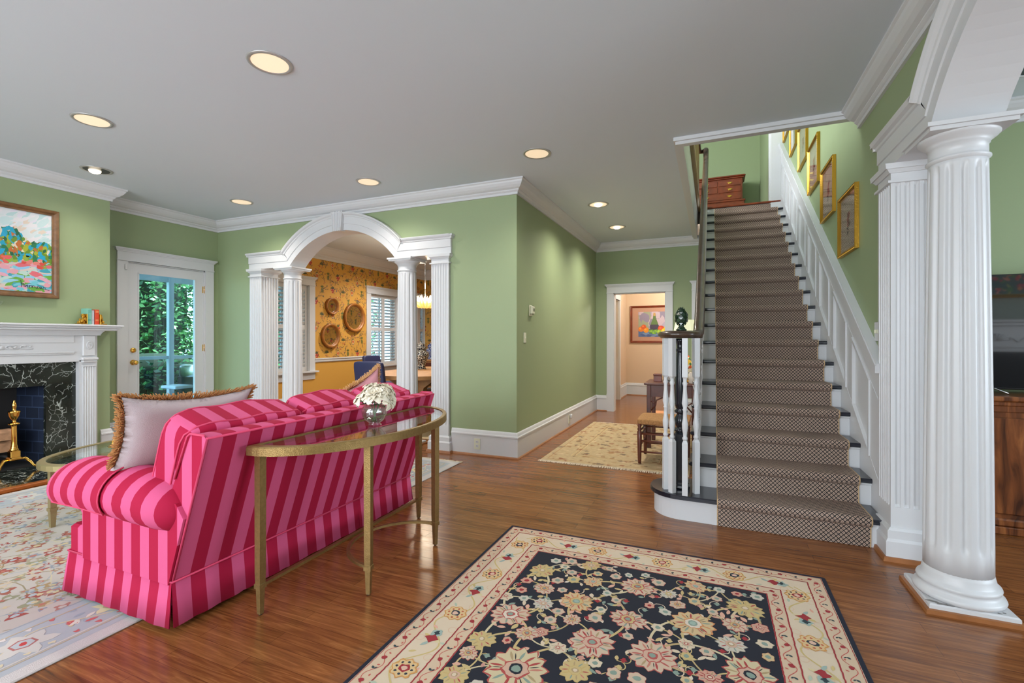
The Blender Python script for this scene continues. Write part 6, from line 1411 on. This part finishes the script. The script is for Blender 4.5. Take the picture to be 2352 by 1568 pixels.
for x, y, lb, k in lights:
    t = thing('recessed_light', lb, 'ceiling light', (x, y, H), 'recessed lights in the white ceiling')
    MB().loft([[(x+q*math.cos(2*PI*i/40), y+q*math.sin(2*PI*i/40), z) for q, z in ((.128, H-.0005), (.124, H-.006), (.106, H-.007), (.103, H-.0005))] for i in range(40)], RIM, True, loop=True).build('trim_ring', RIM, t)
    # the can is a shallow lit baffle set in the ring
    if k in (0, 1):
        MB().lathe([(.104, H-.005), (.096, H-.003), (.07, H-.0015), (0, H-.001)], x, y, 0, 32, BAF).build('lit_lens', BAF, t)
    else:
        MB().lathe([(.104, H-.005), (.096, H-.003), (0, H-.001)], x, y, 0, 32, BAF if k == 3 else DARKCAN).build('baffle', BAF, t)
        MB().lathe([(0, H-.030), (.03, H-.028), (.045, H-.018), (.05, H-.003)], x+(.0 if k == 3 else -.03), y, 0, 20, BULB).build('bulb', BULB, t)
    lampo('recessed_lamp', 'SPOT', (x, y, H-.04), 48 if k != 3 else 120, (1, .93, .84), .05, size=2.5, blend=1)
t = thing('ceiling_speaker', 'dark round recessed fitting in the television room ceiling', 'ceiling light', (1.83, 3.90, H))  # recessed light can with a dark interior
MB().loft([[(1.83+q*math.cos(2*PI*i/40), 3.90+q*math.sin(2*PI*i/40), z) for q, z in ((.125, H-.0005), (.12, H-.006), (.102, H-.007), (.10, H-.0005))] for i in range(40)], WHITE, True, loop=True).build('trim_ring', WHITE, t)
MB().lathe([(.101, H-.004), (0, H-.0015)], 1.83, 3.90, 0, 32, mat('dark_blue_baffle', srgb(14, 40, 62), .3)).build('baffle', None, t)

# ================================================================ TELEVISION ROOM
mc_ = thing('media_cabinet', 'brown wooden media cabinet under the television, behind the round column', 'cabinet', (2.4, 4.25, 0))
CW_ = mat('streaked_walnut', srgb(126, 72, 36), .3, coat=.25); 
def walnut():
    m = CW_; nt = m.node_tree; N = lambda t: nt.nodes.new('ShaderNode'+t); b = nt.nodes['Principled BSDF']; tc = N('TexCoord'); mp = N('Mapping'); mp.inputs['Scale'].default_value = (9, 9, 1.2); nt.links.new(tc.outputs['Object'], mp.inputs[0])
    n = N('TexNoise'); n.inputs['Scale'].default_value = 2.2; n.inputs['Detail'].default_value = 7; n.inputs['Distortion'].default_value = 1.2; nt.links.new(mp.outputs[0], n.inputs['Vector'])
    nt.links.new(ramp(nt, n.outputs['Fac'], [(.3, srgb(60, 30, 16)), (.5, srgb(118, 66, 34)), (.7, srgb(156, 96, 52))]), b.inputs['Base Color'])
walnut()
MB().box(1.40, 3.55, 4.08, 4.44, .10, .80).build('body', CW_, mc_)
MB().bbox(1.37, 3.58, 4.05, 4.445, .86, .895, .008).bbox(1.385, 3.565, 4.065, 4.445, .83, .862, .006).bbox(1.39, 3.56, 4.07, 4.445, .79, .832, .004).build('top', CW_, mc_)
MB().bbox(1.38, 3.57, 4.05, 4.445, .002, .05, .004).bbox(1.39, 3.56, 4.06, 4.445, .05, .10, .010).build('plinth', CW_, mc_)
for i in range(4): x0 = 1.425+i*.53; MB().bbox(x0, x0+.515, 4.062, 4.08, .13, .755, .006).build('door', CW_, mc_)
tv = thing('television', 'large flat television with glossy black screen standing on the wooden cabinet', 'television', (2.4, 4.27, .895))
SCR = mat('glossy_black_screen', (.006, .006, .007), .03, spec=1.0, coat=1); TVM = mat('television_black', (.01, .01, .011), .3)
MB().bbox(1.52, 3.02, 4.245, 4.285, .925, 1.705, .006).build('housing', TVM, tv)
MB().box(1.528, 3.012, 4.2425, 4.245, .937, 1.697).build('screen', SCR, tv)
for x in (1.75, 2.8): MB().tube([(x-.07, 4.20, .90), (x, 4.265, .94), (x+.07, 4.20, .90)], .006, 6, CHROME).build('foot', CHROME, tv)
# fireplace on the opposite wall, seen only as the reflection in the television
fp = thing('carved_mantelpiece', 'white carved mantelpiece seen reflected in the television screen', 'mantel', (3.75, -.5, 0))
m_ = MB(); m_.bbox(2.85, 4.65, -.65, -.42, 1.50, 1.54, .01).bbox(2.90, 4.60, -.65, -.45, 1.45, 1.50, .01).box(2.95, 4.55, -.65, -.50, 1.08, 1.45).bbox(2.93, 4.57, -.65, -.485, 1.13, 1.16, .01).build('frieze', WHITE, fp)
for a, b in ((2.95, 3.2), (4.30, 4.55)): MB().box(a, b, -.65, -.50, 0, 1.08).build('pilaster', WHITE, fp)
MB().box(3.2, 4.3, -.648, -.60, .0, 1.08, BLACK).build('firebox', BLACK, fp)
m_ = MB()
for k in range(9): a = PI*(k+.5)/9; m_.tube([(3.75, -.495, 1.24), (3.75+.14*math.cos(a), -.485, 1.24+.10*math.sin(a))], [.006, .016], 8, WHITE)
for s_ in (-1, 1): m_.tube([(3.75+s_*(.14+.05*t), -.492, 1.25+.03*math.sin(t*2.2)) for t in [i*.5 for i in range(9)]], .012, 6, WHITE)
m_.build('shell_carving', WHITE, fp)
pt = thing('flower_garden_painting', 'dark floral painting seen reflected in the television screen', 'painting', (3.75, -.65, 2.1)); frame(pt, lambda u, v, h: (u, -.649+h, v), 2.95, 4.55, 1.86, 2.75, .05, .04, GOLD)
A = Art(lambda u, v, h: (u, -.63+h, v), 'oil_paint', .5, .0003); A.clip = (3.0, 4.5, 1.91, 2.70); A.rect(3.0, 4.5, 1.91, 2.70, (40, 90, 90), 0)
for k in range(330): A.leaf(R_.uniform(3, 4.5), R_.uniform(1.9, 2.7), R_.uniform(.04, .11), R_.uniform(.012, .03), jit(0, 3), R_.choice(((206, 60, 60), (190, 40, 60), (220, 130, 120), (60, 120, 60), (30, 70, 90), (150, 150, 70), (40, 110, 110), (210, 120, 60))), 1+k % 7)
A.mb.build('canvas', None, pt, recalc=False)

# ================================================================ OUTSIDE THE FRENCH DOOR AND THE DINING WINDOWS
DECK = mat('porch_deck_paint', srgb(130, 150, 176), .5); PW = mat('porch_white', srgb(206, 220, 230), .5)
struct(MB().box(-9.2, -6.75, 1.5, 9.8, -.16, -.04, DECK), 'floor_porch'); struct(MB().box(-9.2, -6.75, 1.5, 9.8, 2.50, 2.56, PW), 'ceiling_porch')
struct(MB().box(-30, -9.2, -12, 26, -.5, -.3, mat('lawn', srgb(70, 100, 50), .9)), 'floor_garden')
ps_ = thing('porch_frame', 'white screened porch frame outside the french door', 'porch', (-9.05, 5.5, -.04))
for y in (2.2, 3.83, 5.45, 7.07, 8.7): MB().bbox(-9.09, -9.01, y-.045, y+.045, -.04, 2.50, .006).build('post', PW, ps_)
for z, h_ in ((2.28, .22), (.90, .055), (.0, .10)): MB().box(-9.08, -9.02, 1.5, 9.8, z, z+h_).build('rail', PW, ps_)
gr = thing('gas_grill', 'black gas grill with white side shelf on the porch, seen through the door', 'grill', (-8.45, 5.5, -.04))
MB().bbox(-8.7, -8.2, 5.35, 5.75, .0, .62, .02, TVM).build('cabinet', TVM, gr); MB().rbox(-8.45, 5.55, .70, .26, .22, .14, 4, 8, CHROME).build('lid', CHROME, gr)
MB().bbox(-8.65, -8.25, 5.05, 5.35, .42, .47, .01, PW).build('side_shelf', PW, gr)
for a in (5.38, 5.72):
    for b in (-8.65, -8.25): MB().box(b-.02, b+.02, a-.02, a+.02, -.04, .0, TVM).build('foot', TVM, gr)
LF = [mat('hedge_leaf_%d' % i, srgb(*c), .45) for i, c in enumerate(((60, 120, 66), (96, 160, 90), (150, 200, 130), (40, 86, 56)))]
def bush(label, cx0, cy0, rx, ry, h, n, kinds=(0, 1, 2, 3)):
    t = thing('evergreen_shrub', label, 'shrub', (cx0, cy0, -.3), 'shrubs beyond the porch'); mb = MB()
    for k in range(n):
        a, b = R_.uniform(0, 2*PI), R_.uniform(0, 1); z = -.25+h*R_.random(); q = math.sqrt(max(.05, 1-(max(0, z/h-.55)/.45)**2)); q *= R_.uniform(.72, 1.04)*(1+.10*math.sin(3*a+z*2.3)+.06*math.sin(7*a+z*5))
        P = Vector((cx0+rx*q*math.cos(a), cy0+ry*q*math.sin(a), z)); d = Vector((R_.gauss(0, 1), R_.gauss(0, 1), R_.gauss(-.1, .6))).normalized(); s_ = d.cross(Vector((R_.gauss(0, 1), R_.gauss(0, 1), 1))).normalized(); L_ = R_.uniform(.08, .15)
        m = LF[R_.choice(kinds)]; mb.poly([P, P+d*L_*.45+s_*L_*.26, P+d*L_, P+d*L_*.45-s_*L_*.26], m)
    mb.build('foliage', None, t, recalc=False)
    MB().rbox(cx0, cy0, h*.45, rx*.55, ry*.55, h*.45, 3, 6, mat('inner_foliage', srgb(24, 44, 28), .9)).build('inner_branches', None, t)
bush('tall evergreen shrub straight behind the porch post', -11.9, 6.6, 1.4, 1.3, 4.4, 15000)
bush('tall evergreen shrub at the left beyond the porch', -11.4, 3.75, 1.3, 1.25, 3.9, 9000)
bush('evergreen shrub at the right beyond the porch, near the dining windows', -11.9, 9.5, 1.4, 1.3, 4.0, 9000)
bush('low rounded shrub against the porch rail', -9.95, 5.6, .5, 1.5, 1.1, 3500, (0, 1, 3))
bush('tall shrub outside the farther dining window', -12.2, 12.7, 1.5, 1.5, 3.2, 4500)
for o in bpy.data.objects:
    if '_o' in o: del o['_o']
